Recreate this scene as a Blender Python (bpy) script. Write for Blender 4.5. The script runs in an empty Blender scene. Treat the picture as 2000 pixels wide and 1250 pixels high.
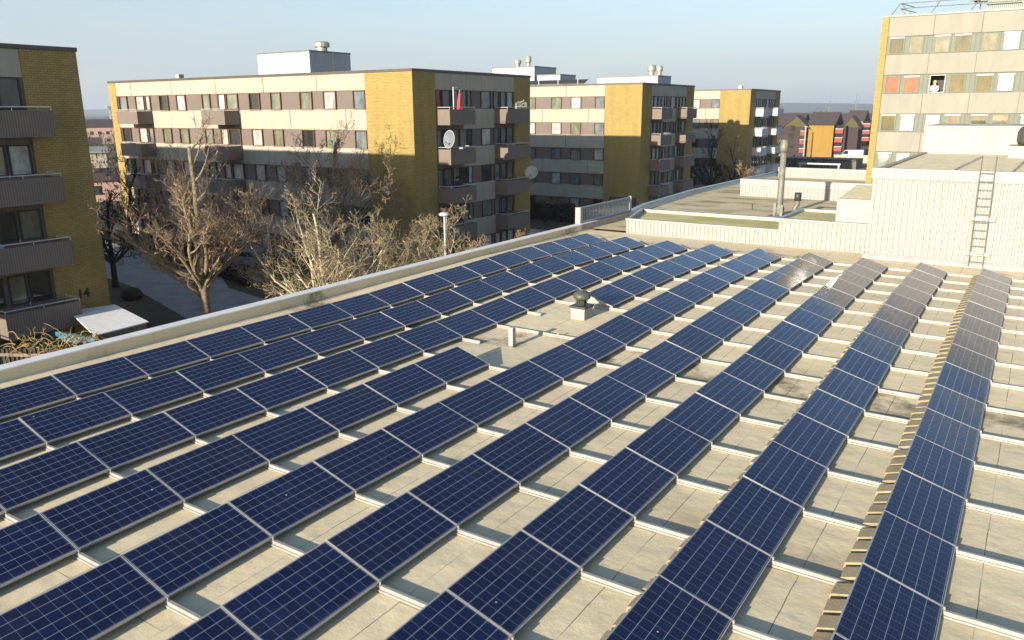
import bpy, math, random
from math import radians as R, sin, cos, pi
from mathutils import Vector, Matrix
random.seed(7)
scn = bpy.context.scene
col = scn.collection

# ------------------------------------------------------------------ camera
YAW, PITCH, ROLL = R(-33.29607846), R(14.84038442), R(-0.31847561)
CAM = Vector((8.41459344, -14.9075027, 5.88701816))
cd = bpy.data.cameras.new('camera'); cam = bpy.data.objects.new('camera', cd); col.objects.link(cam)
fw = Vector((sin(YAW)*cos(PITCH), cos(YAW)*cos(PITCH), -sin(PITCH)))
r0 = Vector((cos(YAW), -sin(YAW), 0)); u0 = r0.cross(fw)
rt = r0*cos(ROLL)+u0*sin(ROLL); up = -r0*sin(ROLL)+u0*cos(ROLL)
cam.matrix_world = Matrix((( rt.x, up.x, -fw.x, CAM.x), (rt.y, up.y, -fw.y, CAM.y), (rt.z, up.z, -fw.z, CAM.z), (0, 0, 0, 1)))
cd.sensor_width = 36; cd.lens = 1541.75649*36/2000; cd.clip_start = .1; cd.clip_end = 20000
scn.camera = cam
# ------------------------------------------------------------------ world, sun, exposure
SUN_EL, SUN_AZ = 14.2, 182.8          # azimuth of the sun clockwise from +Y
w = bpy.data.worlds.new('World'); scn.world = w; w.use_nodes = True
nt = w.node_tree; nt.nodes.clear()
def N(nt, typ, **kw):
    n = nt.nodes.new(typ)
    for k, v in kw.items():
        if k == 'inp':
            for a, b in v.items(): n.inputs[a].default_value = b
        else: setattr(n, k, v)
    return n
sky = N(nt, 'ShaderNodeTexSky', sky_type='NISHITA', sun_disc=False, sun_elevation=R(SUN_EL), sun_rotation=R(SUN_AZ), altitude=50, air_density=1.0, dust_density=0.6, ozone_density=2.0)
tc = N(nt, 'ShaderNodeTexCoord'); mp = N(nt, 'ShaderNodeMapping', inp={'Scale': (1, 1, 6)})
cn = N(nt, 'ShaderNodeTexNoise', inp={'Scale': 1.6, 'Detail': 7, 'Roughness': .6, 'Distortion': .6})
cr = N(nt, 'ShaderNodeMapRange', inp={'From Min': .35, 'From Max': .72})
hz = N(nt, 'ShaderNodeMapRange', interpolation_type='SMOOTHSTEP', inp={'From Min': .0, 'From Max': .26, 'To Min': .90, 'To Max': .0}); sep = N(nt, 'ShaderNodeSeparateXYZ')
ccm = N(nt, 'ShaderNodeMix', data_type='RGBA', inp={'A': (2.5, 2.92, 3.52, 1), 'B': (3.15, 3.38, 3.55, 1)})
mix = N(nt, 'ShaderNodeMix', data_type='RGBA')
bg = N(nt, 'ShaderNodeBackground', inp={'Strength': .102}); wo = N(nt, 'ShaderNodeOutputWorld')
L = nt.links.new
away = N(nt, 'ShaderNodeMath', operation='MULTIPLY')          # the thin high cloud lies away from the sun
L(tc.outputs['Generated'], mp.inputs[0]); L(mp.outputs[0], cn.inputs['Vector']); L(cn.outputs[0], cr.inputs[0]); L(cr.outputs[0], ccm.inputs['Factor']); L(ccm.outputs['Result'], mix.inputs['B']); L(tc.outputs['Generated'], sep.inputs[0]); L(sep.outputs[2], hz.inputs[0]); L(hz.outputs[0], away.inputs[0])
sy = N(nt, 'ShaderNodeMapRange', interpolation_type='SMOOTHSTEP', inp={'From Min': -.45, 'From Max': .25}); L(sep.outputs[1], sy.inputs[0]); L(sy.outputs[0], away.inputs[1]); L(away.outputs[0], mix.inputs['Factor'])
L(sky.outputs[0], mix.inputs['A']); L(mix.outputs['Result'], bg.inputs[0]); L(bg.outputs[0], wo.inputs[0])
sl = bpy.data.lights.new('sun', 'SUN'); sl.energy = 4.8; sl.angle = R(.5); sl.color = (1, .895, .73)
so = bpy.data.objects.new('sun', sl); col.objects.link(so)
sd = Vector((sin(R(SUN_AZ))*cos(R(SUN_EL)), cos(R(SUN_AZ))*cos(R(SUN_EL)), sin(R(SUN_EL))))
so.rotation_euler = sd.to_track_quat('Z', 'Y').to_euler(); so.location = sd*60
scn.view_settings.view_transform = 'Standard'; scn.view_settings.look = 'None'; scn.view_settings.gamma = 1; scn.view_settings.exposure = 1.0

# ------------------------------------------------------------------ materials
def mat(name, c, rough=.8, metal=0, var=.12, scale=3, c2=None, bump=0, spec=.4, fine=None, detail=5, stretch=None):
    m = bpy.data.materials.new(name); m.use_nodes = True; t = m.node_tree; b = t.nodes['Principled BSDF']
    b.inputs['Roughness'].default_value = rough; b.inputs['Metallic'].default_value = metal; b.inputs['Specular IOR Level'].default_value = spec
    g = N(t, 'ShaderNodeNewGeometry'); vec = g.outputs['Position']
    if stretch:
        mpn = N(t, 'ShaderNodeMapping', inp={'Scale': stretch}); t.links.new(vec, mpn.inputs[0]); vec = mpn.outputs[0]
    n = N(t, 'ShaderNodeTexNoise', inp={'Scale': scale, 'Detail': detail, 'Roughness': .62}); t.links.new(vec, n.inputs['Vector'])
    mr = N(t, 'ShaderNodeMapRange', inp={'From Min': .3, 'From Max': .7}); t.links.new(n.outputs[0], mr.inputs[0])
    mx = N(t, 'ShaderNodeMix', data_type='RGBA')
    c2 = c2 or tuple(x*(1-var*2) for x in c); c1 = tuple(min(1, x*(1+var)) for x in c)
    mx.inputs['A'].default_value = (*c1, 1); mx.inputs['B'].default_value = (*c2, 1)
    t.links.new(mr.outputs[0], mx.inputs['Factor']); t.links.new(mx.outputs['Result'], b.inputs['Base Color'])
    if bump:
        bn = N(t, 'ShaderNodeBump', inp={'Strength': bump, 'Distance': .02}); n2 = N(t, 'ShaderNodeTexNoise', inp={'Scale': scale*9, 'Detail': 4})
        t.links.new(vec, n2.inputs['Vector']); t.links.new(n2.outputs[0], bn.inputs['Height']); t.links.new(bn.outputs[0], b.inputs['Normal'])
    return m
def M_(t, op, a, b=None, c=None):
    n = N(t, 'ShaderNodeMath', operation=op)
    for i, x in enumerate((a, b, c)):
        if x is None: continue
        if isinstance(x, (int, float)): n.inputs[i].default_value = x
        else: t.links.new(x, n.inputs[i])
    return n.outputs[0]
def mixc(t, f, a, b):
    n = N(t, 'ShaderNodeMix', data_type='RGBA')
    for k, x in (('Factor', f), ('A', a), ('B', b)):
        if isinstance(x, tuple): n.inputs[k].default_value = (*x, 1) if len(x) == 3 else x
        elif isinstance(x, (int, float)): n.inputs[k].default_value = x
        else: t.links.new(x, n.inputs[k])
    return n.outputs['Result']
def wallvec(t):                       # (x+y, z) of the world position: bricks on axis aligned walls
    g = N(t, 'ShaderNodeNewGeometry'); s = N(t, 'ShaderNodeSeparateXYZ'); t.links.new(g.outputs['Position'], s.inputs[0])
    c = N(t, 'ShaderNodeCombineXYZ'); t.links.new(M_(t, 'ADD', s.outputs[0], s.outputs[1]), c.inputs[0]); t.links.new(s.outputs[2], c.inputs[1])
    return c.outputs[0], s, g.outputs['Position']
def brick_mat(name, c1, c2, mort, bw=.30, bh=.10):
    m = bpy.data.materials.new(name); m.use_nodes = True; t = m.node_tree; b = t.nodes['Principled BSDF']
    b.inputs['Roughness'].default_value = .85; b.inputs['Specular IOR Level'].default_value = .25
    v, s, pos = wallvec(t)
    br = N(t, 'ShaderNodeTexBrick', inp={'Color1': (*c1, 1), 'Color2': (*c2, 1), 'Mortar': (*mort, 1), 'Scale': 1, 'Mortar Size': .012, 'Mortar Smooth': .3, 'Brick Width': bw, 'Row Height': bh, 'Bias': -.2})
    t.links.new(v, br.inputs['Vector'])
    n = N(t, 'ShaderNodeTexNoise', inp={'Scale': .8, 'Detail': 8, 'Roughness': .7}); t.links.new(pos, n.inputs['Vector'])
    hs = mixc(t, M_(t, 'MULTIPLY', n.outputs[0], .55), br.outputs[0], tuple(x*.6 for x in c1))
    n3 = N(t, 'ShaderNodeTexNoise', inp={'Scale': 7, 'Detail': 3, 'Roughness': .7}); t.links.new(pos, n3.inputs['Vector'])
    mps = N(t, 'ShaderNodeMapping', inp={'Scale': (1.6, 1.6, .16)}); t.links.new(pos, mps.inputs[0]); n9 = N(t, 'ShaderNodeTexNoise', inp={'Scale': 1, 'Detail': 6, 'Roughness': .6}); t.links.new(mps.outputs[0], n9.inputs['Vector'])
    s9 = N(t, 'ShaderNodeMapRange', inp={'From Min': .45, 'From Max': .75, 'To Max': .45}); t.links.new(n9.outputs[0], s9.inputs[0]); hs = mixc(t, s9.outputs[0], hs, tuple(x*.62 for x in c2))
    dk = N(t, 'ShaderNodeMapRange', inp={'From Min': .56, 'From Max': .72, 'To Min': 0, 'To Max': .5}); t.links.new(n3.outputs[0], dk.inputs[0])
    t.links.new(mixc(t, dk.outputs[0], hs, tuple(x*.5 for x in c2)), b.inputs['Base Color'])
    bn = N(t, 'ShaderNodeBump', inp={'Strength': .6, 'Distance': .02}); bn.invert = True; t.links.new(br.outputs['Fac'], bn.inputs['Height']); t.links.new(bn.outputs[0], b.inputs['Normal'])
    return m
def ribbed_mat(name, c, pitch=.15, dark=.55, rough=.7):
    m = bpy.data.materials.new(name); m.use_nodes = True; t = m.node_tree; b = t.nodes['Principled BSDF']; b.inputs['Roughness'].default_value = rough
    v, s, pos = wallvec(t); x = M_(t, 'ADD', s.outputs[0], s.outputs[1])
    line = M_(t, 'LESS_THAN', M_(t, 'PINGPONG', M_(t, 'DIVIDE', x, pitch), .5), .12)
    n = N(t, 'ShaderNodeTexNoise', inp={'Scale': 1.5, 'Detail': 6}); t.links.new(pos, n.inputs['Vector'])
    base = mixc(t, n.outputs[0], tuple(k*1.15 for k in c), tuple(k*.85 for k in c))
    t.links.new(mixc(t, line, base, tuple(k*dark for k in c)), b.inputs['Base Color'])
    return m
def concrete_mat(name, c):            # precast facade bands with aggregate, streaks below the joints
    m = mat(name, c, .8, scale=1.6, var=.055, bump=.2, stretch=(1, 1, .25), detail=8); return m
BRICK = brick_mat('yellow_brick', (.43, .32, .108), (.35, .25, .078), (.17, .13, .06))
BRICK2 = brick_mat('ochre_brick', (.36, .22, .05), (.32, .185, .04), (.30, .19, .06))
BEIGE = concrete_mat('beige_concrete', (.38, .345, .275))
BEIGE2 = concrete_mat('cream_concrete', (.272, .258, .215))
TAUPE = ribbed_mat('taupe_cladding', (.16, .125, .105), .16, .75)
GREENGREY = ribbed_mat('grey_green_cladding', (.15, .165, .13), .3, .8)
BALC = ribbed_mat('taupe_balcony_sheet', (.185, .145, .12), .11, .55)
BALCW = ribbed_mat('white_balcony_sheet', (.50, .50, .50), .2, .9)
COPING = mat('brown_coping', (.11, .095, .08), .5, .3, var=.08)
COPING_G = mat('grey_coping', (.16, .17, .16), .5, .3, var=.08)
JOINT = mat('dark_joint', (.09, .08, .07), .9)
WOODF = mat('brown_window_frame', (.17, .075, .035), .6, var=.1, scale=6)
DARKF = mat('dark_frame', (.035, .03, .028), .6)
WHITEF = mat('white_frame', (.44, .44, .42), .5, var=.03)
def pane(name, c, rough=.08, spec=.6): return mat(name, c, rough, var=.25, scale=1.7, spec=spec, stretch=(1, 1, .5))
P_WHITE = pane('pane_white_blind', (.45, .45, .42), .25, .5); P_GREEN = pane('pane_curtain', (.19, .21, .165)); P_DARK = pane('pane_dark', (.035, .04, .04), .04, .8)
P_GREY = pane('pane_grey', (.16, .19, .20)); P_RED = pane('pane_red_curtain', (.20, .07, .05)); P_CREAM = pane('pane_cream_curtain', (.18, .175, .125)); P_OLIVE = pane('pane_olive', (.085, .085, .05))
ALU = mat('aluminium', (.36, .345, .32), .5, .15, var=.08, scale=5)
ALU_B = mat('anodised_panel_frame', (.42, .415, .40), .5, .15, var=.06, scale=8)
ALU_D = mat('dull_aluminium', (.36, .34, .30), .5, .4, var=.15, scale=4)
RAILW = mat('white_railing_paint', (.44, .44, .42), .5, var=.06)
WHITE = mat('white_sheet_metal', (.315, .31, .30), .55, var=.05, scale=1.2, stretch=(1, 1, .3))
STEEL = mat('dull_steel', (.20, .195, .16), .6, .2, var=.18, scale=4)
DKMETAL = mat('dark_metal', (.07, .07, .065), .45, .4)
SLATE = mat('dark_roof_tiles', (.075, .058, .055), .7, var=.2, scale=4, stretch=(3, 3, 8))
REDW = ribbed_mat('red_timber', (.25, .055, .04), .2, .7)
SHADED_RED = ribbed_mat('shaded_red_timber', (.028, .012, .012), .25, .7)  # red house fronts in shade, the darkening put into the colour
BARK = mat('grey_brown_bark', (.24, .19, .125), .9, var=.3, scale=6, bump=.3)
TWIG = mat('reddish_brown_twigs', (.36, .25, .155), .9, var=.3, scale=2.5)
PALEBARK = mat('pale_lichen_bark', (.52, .46, .31), .9, var=.3, scale=4)
PALETWIG = mat('pale_yellow_twigs', (.42, .32, .19), .9, var=.3, scale=2)
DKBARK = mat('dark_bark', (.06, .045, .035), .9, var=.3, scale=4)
STRAW = mat('straw_coloured_twigs', (.33, .24, .10), .9, var=.3, scale=2)
GRASSM = mat('winter_lawn', (.085, .065, .035), .95, scale=.35, c2=(.05, .05, .022), bump=.5)
FARG = mat('far_ground', (.10, .085, .05), .95, scale=.02, c2=(.05, .05, .035), detail=8)
ASPH = mat('pale_path_asphalt', (.30, .29, .28), .9, var=.12, scale=.8, bump=.2)
DKROOF = mat('tarred_roof', (.16, .15, .11), .9, scale=1.2, c2=(.22, .20, .14))
HEDGE = mat('hedge_leaves', (.055, .04, .022), .9, scale=3, c2=(.03, .028, .012))
CANOPY = mat('white_canopy_sheet', (.84, .84, .82), .5, var=.04)
BLUET = mat('blue_tarpaulin', (.05, .17, .28), .5, var=.2)
SKIN = mat('skin', (.55, .34, .25), .6, var=.03); HAIR = mat('fair_hair', (.5, .38, .18), .7); DKHAIR = mat('dark_hair', (.03, .02, .015), .7)
WCLOTH = mat('white_cloth', (.75, .75, .72), .8, var=.04); DCLOTH = mat('dark_cloth', (.04, .03, .035), .8)
REDCL = mat('red_parasol_cloth', (.62, .07, .07), .8, var=.08)

def moss_mat():
    return mat('mossy_roof_felt', (.54, .47, .25), .95, scale=.9, c2=(.31, .30, .07), bump=.5, detail=8, stretch=(.6, 1.2, 1))
MOSS = moss_mat()

def roof_mat(name='bitumen_roof', tan=(.76, .645, .43), seams=True, stain=True, patches=False):
    m = bpy.data.materials.new(name); m.use_nodes = True; t = m.node_tree; b = t.nodes['Principled BSDF']
    b.inputs['Roughness'].default_value = .9; b.inputs['Specular IOR Level'].default_value = .2
    g = N(t, 'ShaderNodeNewGeometry'); pos = g.outputs['Position']; s = N(t, 'ShaderNodeSeparateXYZ'); t.links.new(pos, s.inputs[0])
    n1 = N(t, 'ShaderNodeTexNoise', inp={'Scale': .45, 'Detail': 8, 'Roughness': .62}); t.links.new(pos, n1.inputs['Vector'])
    n2 = N(t, 'ShaderNodeTexNoise', inp={'Scale': 45, 'Detail': 3, 'Roughness': .8}); t.links.new(pos, n2.inputs['Vector'])
    c = mixc(t, n1.outputs[0], tuple(x*1.12 for x in tan), tuple(x*.86 for x in tan))
    c = mixc(t, M_(t, 'MULTIPLY', n2.outputs[0], .22), c, tuple(x*.45 for x in tan))
    # felt strips 1.02 m wide and about 7 m long, their lap joints dark where the tar has opened
    cb = N(t, 'ShaderNodeCombineXYZ'); 
    wob = N(t, 'ShaderNodeTexNoise', inp={'Scale': .9, 'Detail': 3}); t.links.new(pos, wob.inputs['Vector'])
    t.links.new(M_(t, 'ADD', s.outputs[1], 3.1), cb.inputs[0]); t.links.new(M_(t, 'ADD', M_(t, 'ADD', s.outputs[0], .62), M_(t, 'MULTIPLY', wob.outputs[0], .05)), cb.inputs[1])
    br = N(t, 'ShaderNodeTexBrick', inp={'Color1': (1, 1, 1, 1), 'Color2': (.9, .9, .9, 1), 'Mortar': (0, 0, 0, 1), 'Scale': 1, 'Mortar Size': .006, 'Mortar Smooth': 0, 'Brick Width': 5.3, 'Row Height': 1.02}); br.offset = .37
    t.links.new(cb.outputs[0], br.inputs['Vector'])
    n3 = N(t, 'ShaderNodeTexNoise', inp={'Scale': .55, 'Detail': 2}); t.links.new(pos, n3.inputs['Vector'])
    open_ = N(t, 'ShaderNodeMapRange', inp={'From Min': .45, 'From Max': .55, 'To Min': .18, 'To Max': .85}); t.links.new(n3.outputs[0], open_.inputs[0])
    c = mixc(t, M_(t, 'MULTIPLY', M_(t, 'SUBTRACT', 1, br.outputs[0]), .25), c, tuple(x*.55 for x in tan))
    if seams: c = mixc(t, M_(t, 'MULTIPLY', br.outputs['Fac'], open_.outputs[0]), c, (.075, .06, .045))
    if stain:                            # dirt left by standing water in the valley of the roof and along the wall foot
        n4 = N(t, 'ShaderNodeTexNoise', inp={'Scale': .8, 'Detail': 7, 'Roughness': .65}); t.links.new(pos, n4.inputs['Vector'])
        def band(y0, wd, amt):
            d = M_(t, 'ABSOLUTE', M_(t, 'SUBTRACT', s.outputs[1], y0)); 
            k = N(t, 'ShaderNodeMapRange', inp={'From Min': wd, 'From Max': wd*.2, 'To Min': 0, 'To Max': 1}); t.links.new(d, k.inputs[0])
            q = N(t, 'ShaderNodeMapRange', inp={'From Min': .5, 'From Max': .62, 'To Min': 0, 'To Max': amt}); t.links.new(n4.outputs[0], q.inputs[0])
            return M_(t, 'MULTIPLY', k.outputs[0], q.outputs[0])
        c = mixc(t, band(2.6, 1.6, .8), c, (.13, .10, .055)); c = mixc(t, band(19.6, 1.6, .7), c, (.20, .14, .075)); c = mixc(t, band(-4.6, 1.2, .35), c, (.2, .16, .09))
    if patches:
        mpp = N(t, 'ShaderNodeMapping', inp={'Scale': (.22, .6, 1)}); t.links.new(pos, mpp.inputs[0]); n7 = N(t, 'ShaderNodeTexNoise', inp={'Scale': 1.1, 'Detail': 8, 'Roughness': .65}); t.links.new(mpp.outputs[0], n7.inputs['Vector'])
        pr_ = N(t, 'ShaderNodeMapRange', inp={'From Min': .5, 'From Max': .62, 'To Max': .75}); t.links.new(n7.outputs[0], pr_.inputs[0]); c = mixc(t, pr_.outputs[0], c, (.20, .16, .075))
    else:
        n8 = N(t, 'ShaderNodeTexNoise', inp={'Scale': 1.7, 'Detail': 9, 'Roughness': .7, 'Distortion': .5}); t.links.new(pos, n8.inputs['Vector'])
        p8 = N(t, 'ShaderNodeMapRange', inp={'From Min': .56, 'From Max': .74, 'To Max': .35}); t.links.new(n8.outputs[0], p8.inputs[0]); c = mixc(t, p8.outputs[0], c, (.36, .29, .16))
    t.links.new(c, b.inputs['Base Color'])
    bn = N(t, 'ShaderNodeBump', inp={'Strength': .35, 'Distance': .01}); t.links.new(n2.outputs[0], bn.inputs['Height'])
    bn2 = N(t, 'ShaderNodeBump', inp={'Strength': .5, 'Distance': .05}); n5 = N(t, 'ShaderNodeTexNoise', inp={'Scale': 2.2, 'Detail': 4}); t.links.new(pos, n5.inputs['Vector'])
    t.links.new(n5.outputs[0], bn2.inputs['Height']); t.links.new(bn.outputs[0], bn2.inputs['Normal']); t.links.new(bn2.outputs[0], b.inputs['Normal'])
    return m
ROOF = roof_mat(); ROOF2 = roof_mat('old_bitumen_roof', (.58, .50, .32), True, False, True)

def corr_mat():
    m = bpy.data.materials.new('corrugated_white_sheet'); m.use_nodes = True; t = m.node_tree; b = t.nodes['Principled BSDF']; b.inputs['Roughness'].default_value = .55
    g = N(t, 'ShaderNodeNewGeometry'); mpn = N(t, 'ShaderNodeMapping', inp={'Scale': (6, 6, .5)}); t.links.new(g.outputs['Position'], mpn.inputs[0])
    n = N(t, 'ShaderNodeTexNoise', inp={'Scale': 1, 'Detail': 6, 'Roughness': .7}); t.links.new(mpn.outputs[0], n.inputs['Vector'])
    mr = N(t, 'ShaderNodeMapRange', inp={'From Min': .55, 'From Max': .75, 'To Max': .6}); t.links.new(n.outputs[0], mr.inputs[0])
    n2 = N(t, 'ShaderNodeTexNoise', inp={'Scale': 1.5, 'Detail': 6}); t.links.new(g.outputs['Position'], n2.inputs['Vector'])
    c = mixc(t, n2.outputs[0], (.315, .31, .295), (.265, .26, .24)); t.links.new(mixc(t, mr.outputs[0], c, (.24, .20, .12)), b.inputs['Base Color'])
    return m
CORR = corr_mat()

def cell_mat():
    m = bpy.data.materials.new('solar_cells_under_glass'); m.use_nodes = True; t = m.node_tree; b = t.nodes['Principled BSDF']
    tcn = N(t, 'ShaderNodeTexCoord'); s = N(t, 'ShaderNodeSeparateXYZ'); t.links.new(tcn.outputs['Object'], s.inputs[0])
    u = M_(t, 'DIVIDE', M_(t, 'SUBTRACT', s.outputs[0], -.974), .158); v = M_(t, 'DIVIDE', M_(t, 'ADD', s.outputs[1], .805), .161)
    lu = M_(t, 'LESS_THAN', M_(t, 'PINGPONG', u, .5), .015); lv = M_(t, 'LESS_THAN', M_(t, 'PINGPONG', v, .5), .013)
    line = M_(t, 'MAXIMUM', lu, lv)
    bus = M_(t, 'LESS_THAN', M_(t, 'PINGPONG', M_(t, 'ADD', M_(t, 'MULTIPLY', u, 4), .5), .5), .035)
    fl = N(t, 'ShaderNodeCombineXYZ'); t.links.new(M_(t, 'FLOOR', u), fl.inputs[0]); t.links.new(M_(t, 'FLOOR', v), fl.inputs[1])
    oi = N(t, 'ShaderNodeObjectInfo'); t.links.new(M_(t, 'MULTIPLY', oi.outputs['Random'], 57), fl.inputs[2])
    wn = N(t, 'ShaderNodeTexWhiteNoise'); t.links.new(fl.outputs[0], wn.inputs[0])
    vo = N(t, 'ShaderNodeTexVoronoi', inp={'Scale': 38}); t.links.new(tcn.outputs['Object'], vo.inputs['Vector'])
    a = mixc(t, wn.outputs['Value'], (.006, .008, .034), (.008, .014, .056))
    a = mixc(t, M_(t, 'MULTIPLY', vo.outputs['Color'], .5), a, (.012, .018, .062))
    a = mixc(t, M_(t, 'MULTIPLY', oi.outputs['Random'], .35), a, (.008, .008, .026))
    a = mixc(t, M_(t, 'MULTIPLY', bus, .35), a, (.09, .11, .17))
    a = mixc(t, lv, a, (.15, .19, .26)); a = mixc(t, lu, a, (.36, .41, .50))
    gp = N(t, 'ShaderNodeNewGeometry').outputs['Position']; du = N(t, 'ShaderNodeTexNoise', inp={'Scale': .9, 'Detail': 8, 'Roughness': .65}); t.links.new(gp, du.inputs['Vector'])
    dr = N(t, 'ShaderNodeMapRange', inp={'From Min': .5, 'From Max': .85, 'To Max': .07}); t.links.new(du.outputs[0], dr.inputs[0])
    low = N(t, 'ShaderNodeMapRange', inp={'From Min': -.10, 'From Max': -.015, 'To Max': .06}); t.links.new(s.outputs[0], low.inputs[0])
    a = mixc(t, M_(t, 'ADD', dr.outputs[0], low.outputs[0]), a, (.20, .18, .15))
    v2 = N(t, 'ShaderNodeTexVoronoi', inp={'Scale': 1.7}); t.links.new(gp, v2.inputs['Vector']); spt = M_(t, 'LESS_THAN', v2.outputs['Distance'], .022)
    a = mixc(t, spt, a, (.6, .6, .56))
    t.links.new(a, b.inputs['Base Color']); b.inputs['Roughness'].default_value = .07; b.inputs['IOR'].default_value = 1.45; b.inputs['Specular IOR Level'].default_value = .36
    nr = N(t, 'ShaderNodeTexNoise', inp={'Scale': 3, 'Detail': 5}); t.links.new(N(t, 'ShaderNodeNewGeometry').outputs['Position'], nr.inputs['Vector'])
    rr = N(t, 'ShaderNodeMapRange', inp={'From Min': .3, 'From Max': .7, 'To Min': .07, 'To Max': .17}); t.links.new(nr.outputs[0], rr.inputs[0]); t.links.new(rr.outputs[0], b.inputs['Roughness'])
    return m
CELLS = cell_mat()

# ------------------------------------------------------------------ builders
class MB:
    def __init__(s): s.v = []; s.f = []
    def box(s, x0, x1, y0, y1, z0, z1):
        n = len(s.v); s.v += [(x, y, z) for z in (z0, z1) for y in (y0, y1) for x in (x0, x1)]
        s.f += [tuple(n+i for i in q) for q in ((0, 2, 3, 1), (4, 5, 7, 6), (0, 1, 5, 4), (2, 6, 7, 3), (0, 4, 6, 2), (1, 3, 7, 5))]; return s
    def poly(s, pts): n = len(s.v); s.v += [tuple(p) for p in pts]; s.f.append(tuple(range(n, n+len(pts)))); return s
    def prism(s, prof, axis, a, b):            # prof in the two other axes, CCW irrelevant
        n = len(s.v); k = len(prof)
        for c in (a, b):
            for p in prof:
                q = list(p); q.insert(axis, c); s.v.append(tuple(q))
        s.f += [tuple(n+i for i in range(k)), tuple(n+k+i for i in reversed(range(k)))]
        s.f += [(n+i, n+(i+1) % k, n+k+(i+1) % k, n+k+i) for i in range(k)]; return s
    def tube(s, pts, rad, sides=6, cap=True):
        pts = [Vector(p) for p in pts]; n0 = len(s.v); m = len(pts)
        if isinstance(rad, (int, float)): rad = [rad]*m
        a = None
        for i, p in enumerate(pts):
            d = (pts[min(i+1, m-1)]-pts[max(i-1, 0)])
            d = d.normalized() if d.length > 1e-9 else Vector((0, 0, 1))
            if a is None: a = d.orthogonal().normalized()
            a = (a-d*a.dot(d)); a = a.normalized() if a.length > 1e-6 else d.orthogonal().normalized()
            b = d.cross(a)
            for k in range(sides):
                an = 2*pi*k/sides; s.v.append(tuple(p+(a*cos(an)+b*sin(an))*rad[i]))
        for i in range(m-1):
            for k in range(sides):
                k2 = (k+1) % sides; s.f.append((n0+i*sides+k, n0+i*sides+k2, n0+(i+1)*sides+k2, n0+(i+1)*sides+k))
        if cap: s.f += [tuple(n0+k for k in reversed(range(sides))), tuple(n0+(m-1)*sides+k for k in range(sides))]
        return s
    def bar(s, p, q, r, sides=6): return s.tube([p, q], r, sides)
    def lathe(s, prof, c=(0, 0, 0), n=20):
        n0 = len(s.v)
        for r, z in prof:
            for k in range(n): an = 2*pi*k/n; s.v.append((c[0]+r*cos(an), c[1]+r*sin(an), c[2]+z))
        for i in range(len(prof)-1):
            for k in range(n): k2 = (k+1) % n; s.f.append((n0+i*n+k, n0+i*n+k2, n0+(i+1)*n+k2, n0+(i+1)*n+k))
        s.f += [tuple(n0+k for k in reversed(range(n))), tuple(n0+(len(prof)-1)*n+k for k in range(n))]; return s
    def corr(s, x0, x1, y, z0, z1, pitch=.25, d=.06, back=.05):   # corrugated sheet facing -Y
        xs = []; x = x0
        while x < x1-1e-6:
            for f, dd in ((0, 0), (.5, 0), (.58, 1), (.92, 1)):
                if x+f*pitch < x1: xs.append((x+f*pitch, y+dd*d))
            x += pitch
        xs.append((x1, y)); prof = xs+[(x1, y+d+back), (x0, y+d+back)]
        n = len(s.v); k = len(prof)
        for z in (z0, z1): s.v += [(a, b, z) for a, b in prof]
        s.f += [(n+i, n+(i+1) % k, n+k+(i+1) % k, n+k+i) for i in range(k)]
        m = len(xs)                                # flat strip caps, quad by quad
        for i in range(m-1):
            pass
        s.f.append(tuple(n+k+i for i in range(k))); return s
    def mesh(s, name, m, smooth=False):
        me = bpy.data.meshes.new(name); me.from_pydata(s.v, [], s.f); me.update()
        me.materials.append(m)
        if smooth: me.shade_smooth()
        return me
    def obj(s, name, m, parent=None, smooth=False, loc=None): return link(name, s.mesh(name, m, smooth), parent, loc)
def link(name, me, parent=None, loc=None, rot=None):
    o = bpy.data.objects.new(name, me); col.objects.link(o); o.parent = parent
    if loc: o.location = loc
    if rot: o.rotation_euler = rot
    return o
def tag(o, label=None, cat=None, group=None, kind=None):
    for k, v in (('label', label), ('category', cat), ('group', group), ('kind', kind)):
        if v: o[k] = v
    return o
def thing(name, label, cat, loc=(0, 0, 0), rz=0, group=None):
    o = bpy.data.objects.new(name, None); col.objects.link(o); o.location = loc; o.rotation_euler = (0, 0, rz); o.empty_display_size = .3
    return tag(o, label, cat, group)
def inv(o): return None
ORD = ['nearest', 'second', 'third', 'fourth', 'fifth', 'sixth', 'seventh', 'eighth', 'ninth', 'tenth', 'eleventh', 'twelfth', 'thirteenth', 'fourteenth', 'fifteenth', 'sixteenth', 'seventeenth', 'eighteenth', 'nineteenth', 'twentieth']

# ------------------------------------------------------------------ flat roof of the near building
PL = 1.67
KN = [-7, -4.5, -2, 0, 1.6, 3.5, 5, 7, 9, 11]; KV = [-.012, .041, .001, -.027, -.063, -.003, .028, .068, .014, -.048]
def zc(m):
    if m <= KN[0]: return KV[0]
    if m >= KN[-1]: return KV[-1]
    for i in range(len(KN)-1):
        if KN[i] <= m <= KN[i+1]:
            t = (m-KN[i])/(KN[i+1]-KN[i]); t = t*t*(3-2*t)*.5+t*.5; return KV[i]*(1-t)+KV[i+1]*t
def zr(y): return zc(y/PL)-.135
EDGE = [(-26, -11.0), (-6.9, -11.0), (5, -11.0), (17.2, -10.98), (22.8, -10.95)]
EDGE_H = .22
def edge_x(y):
    if y <= EDGE[0][0]: return EDGE[0][1]
    for (a, xa), (b, xb) in zip(EDGE, EDGE[1:]):
        if a <= y <= b: return xa+(xb-xa)*(y-a)/(b-a)
    return EDGE[-1][1]
bld = thing('flat_roofed_building', 'low building whose flat beige felt roof carries the rows of solar panels', 'building', (0, 0, -6.5))
def bobj(mb, name, m, smooth=False): return mb.obj(name, m, bld, smooth, loc=(0, 0, 6.5))
mb = MB(); ys = [-26+.5*i for i in range(int((21.9+26)/.5)+1)]+[21.9]
nx = 3
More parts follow.
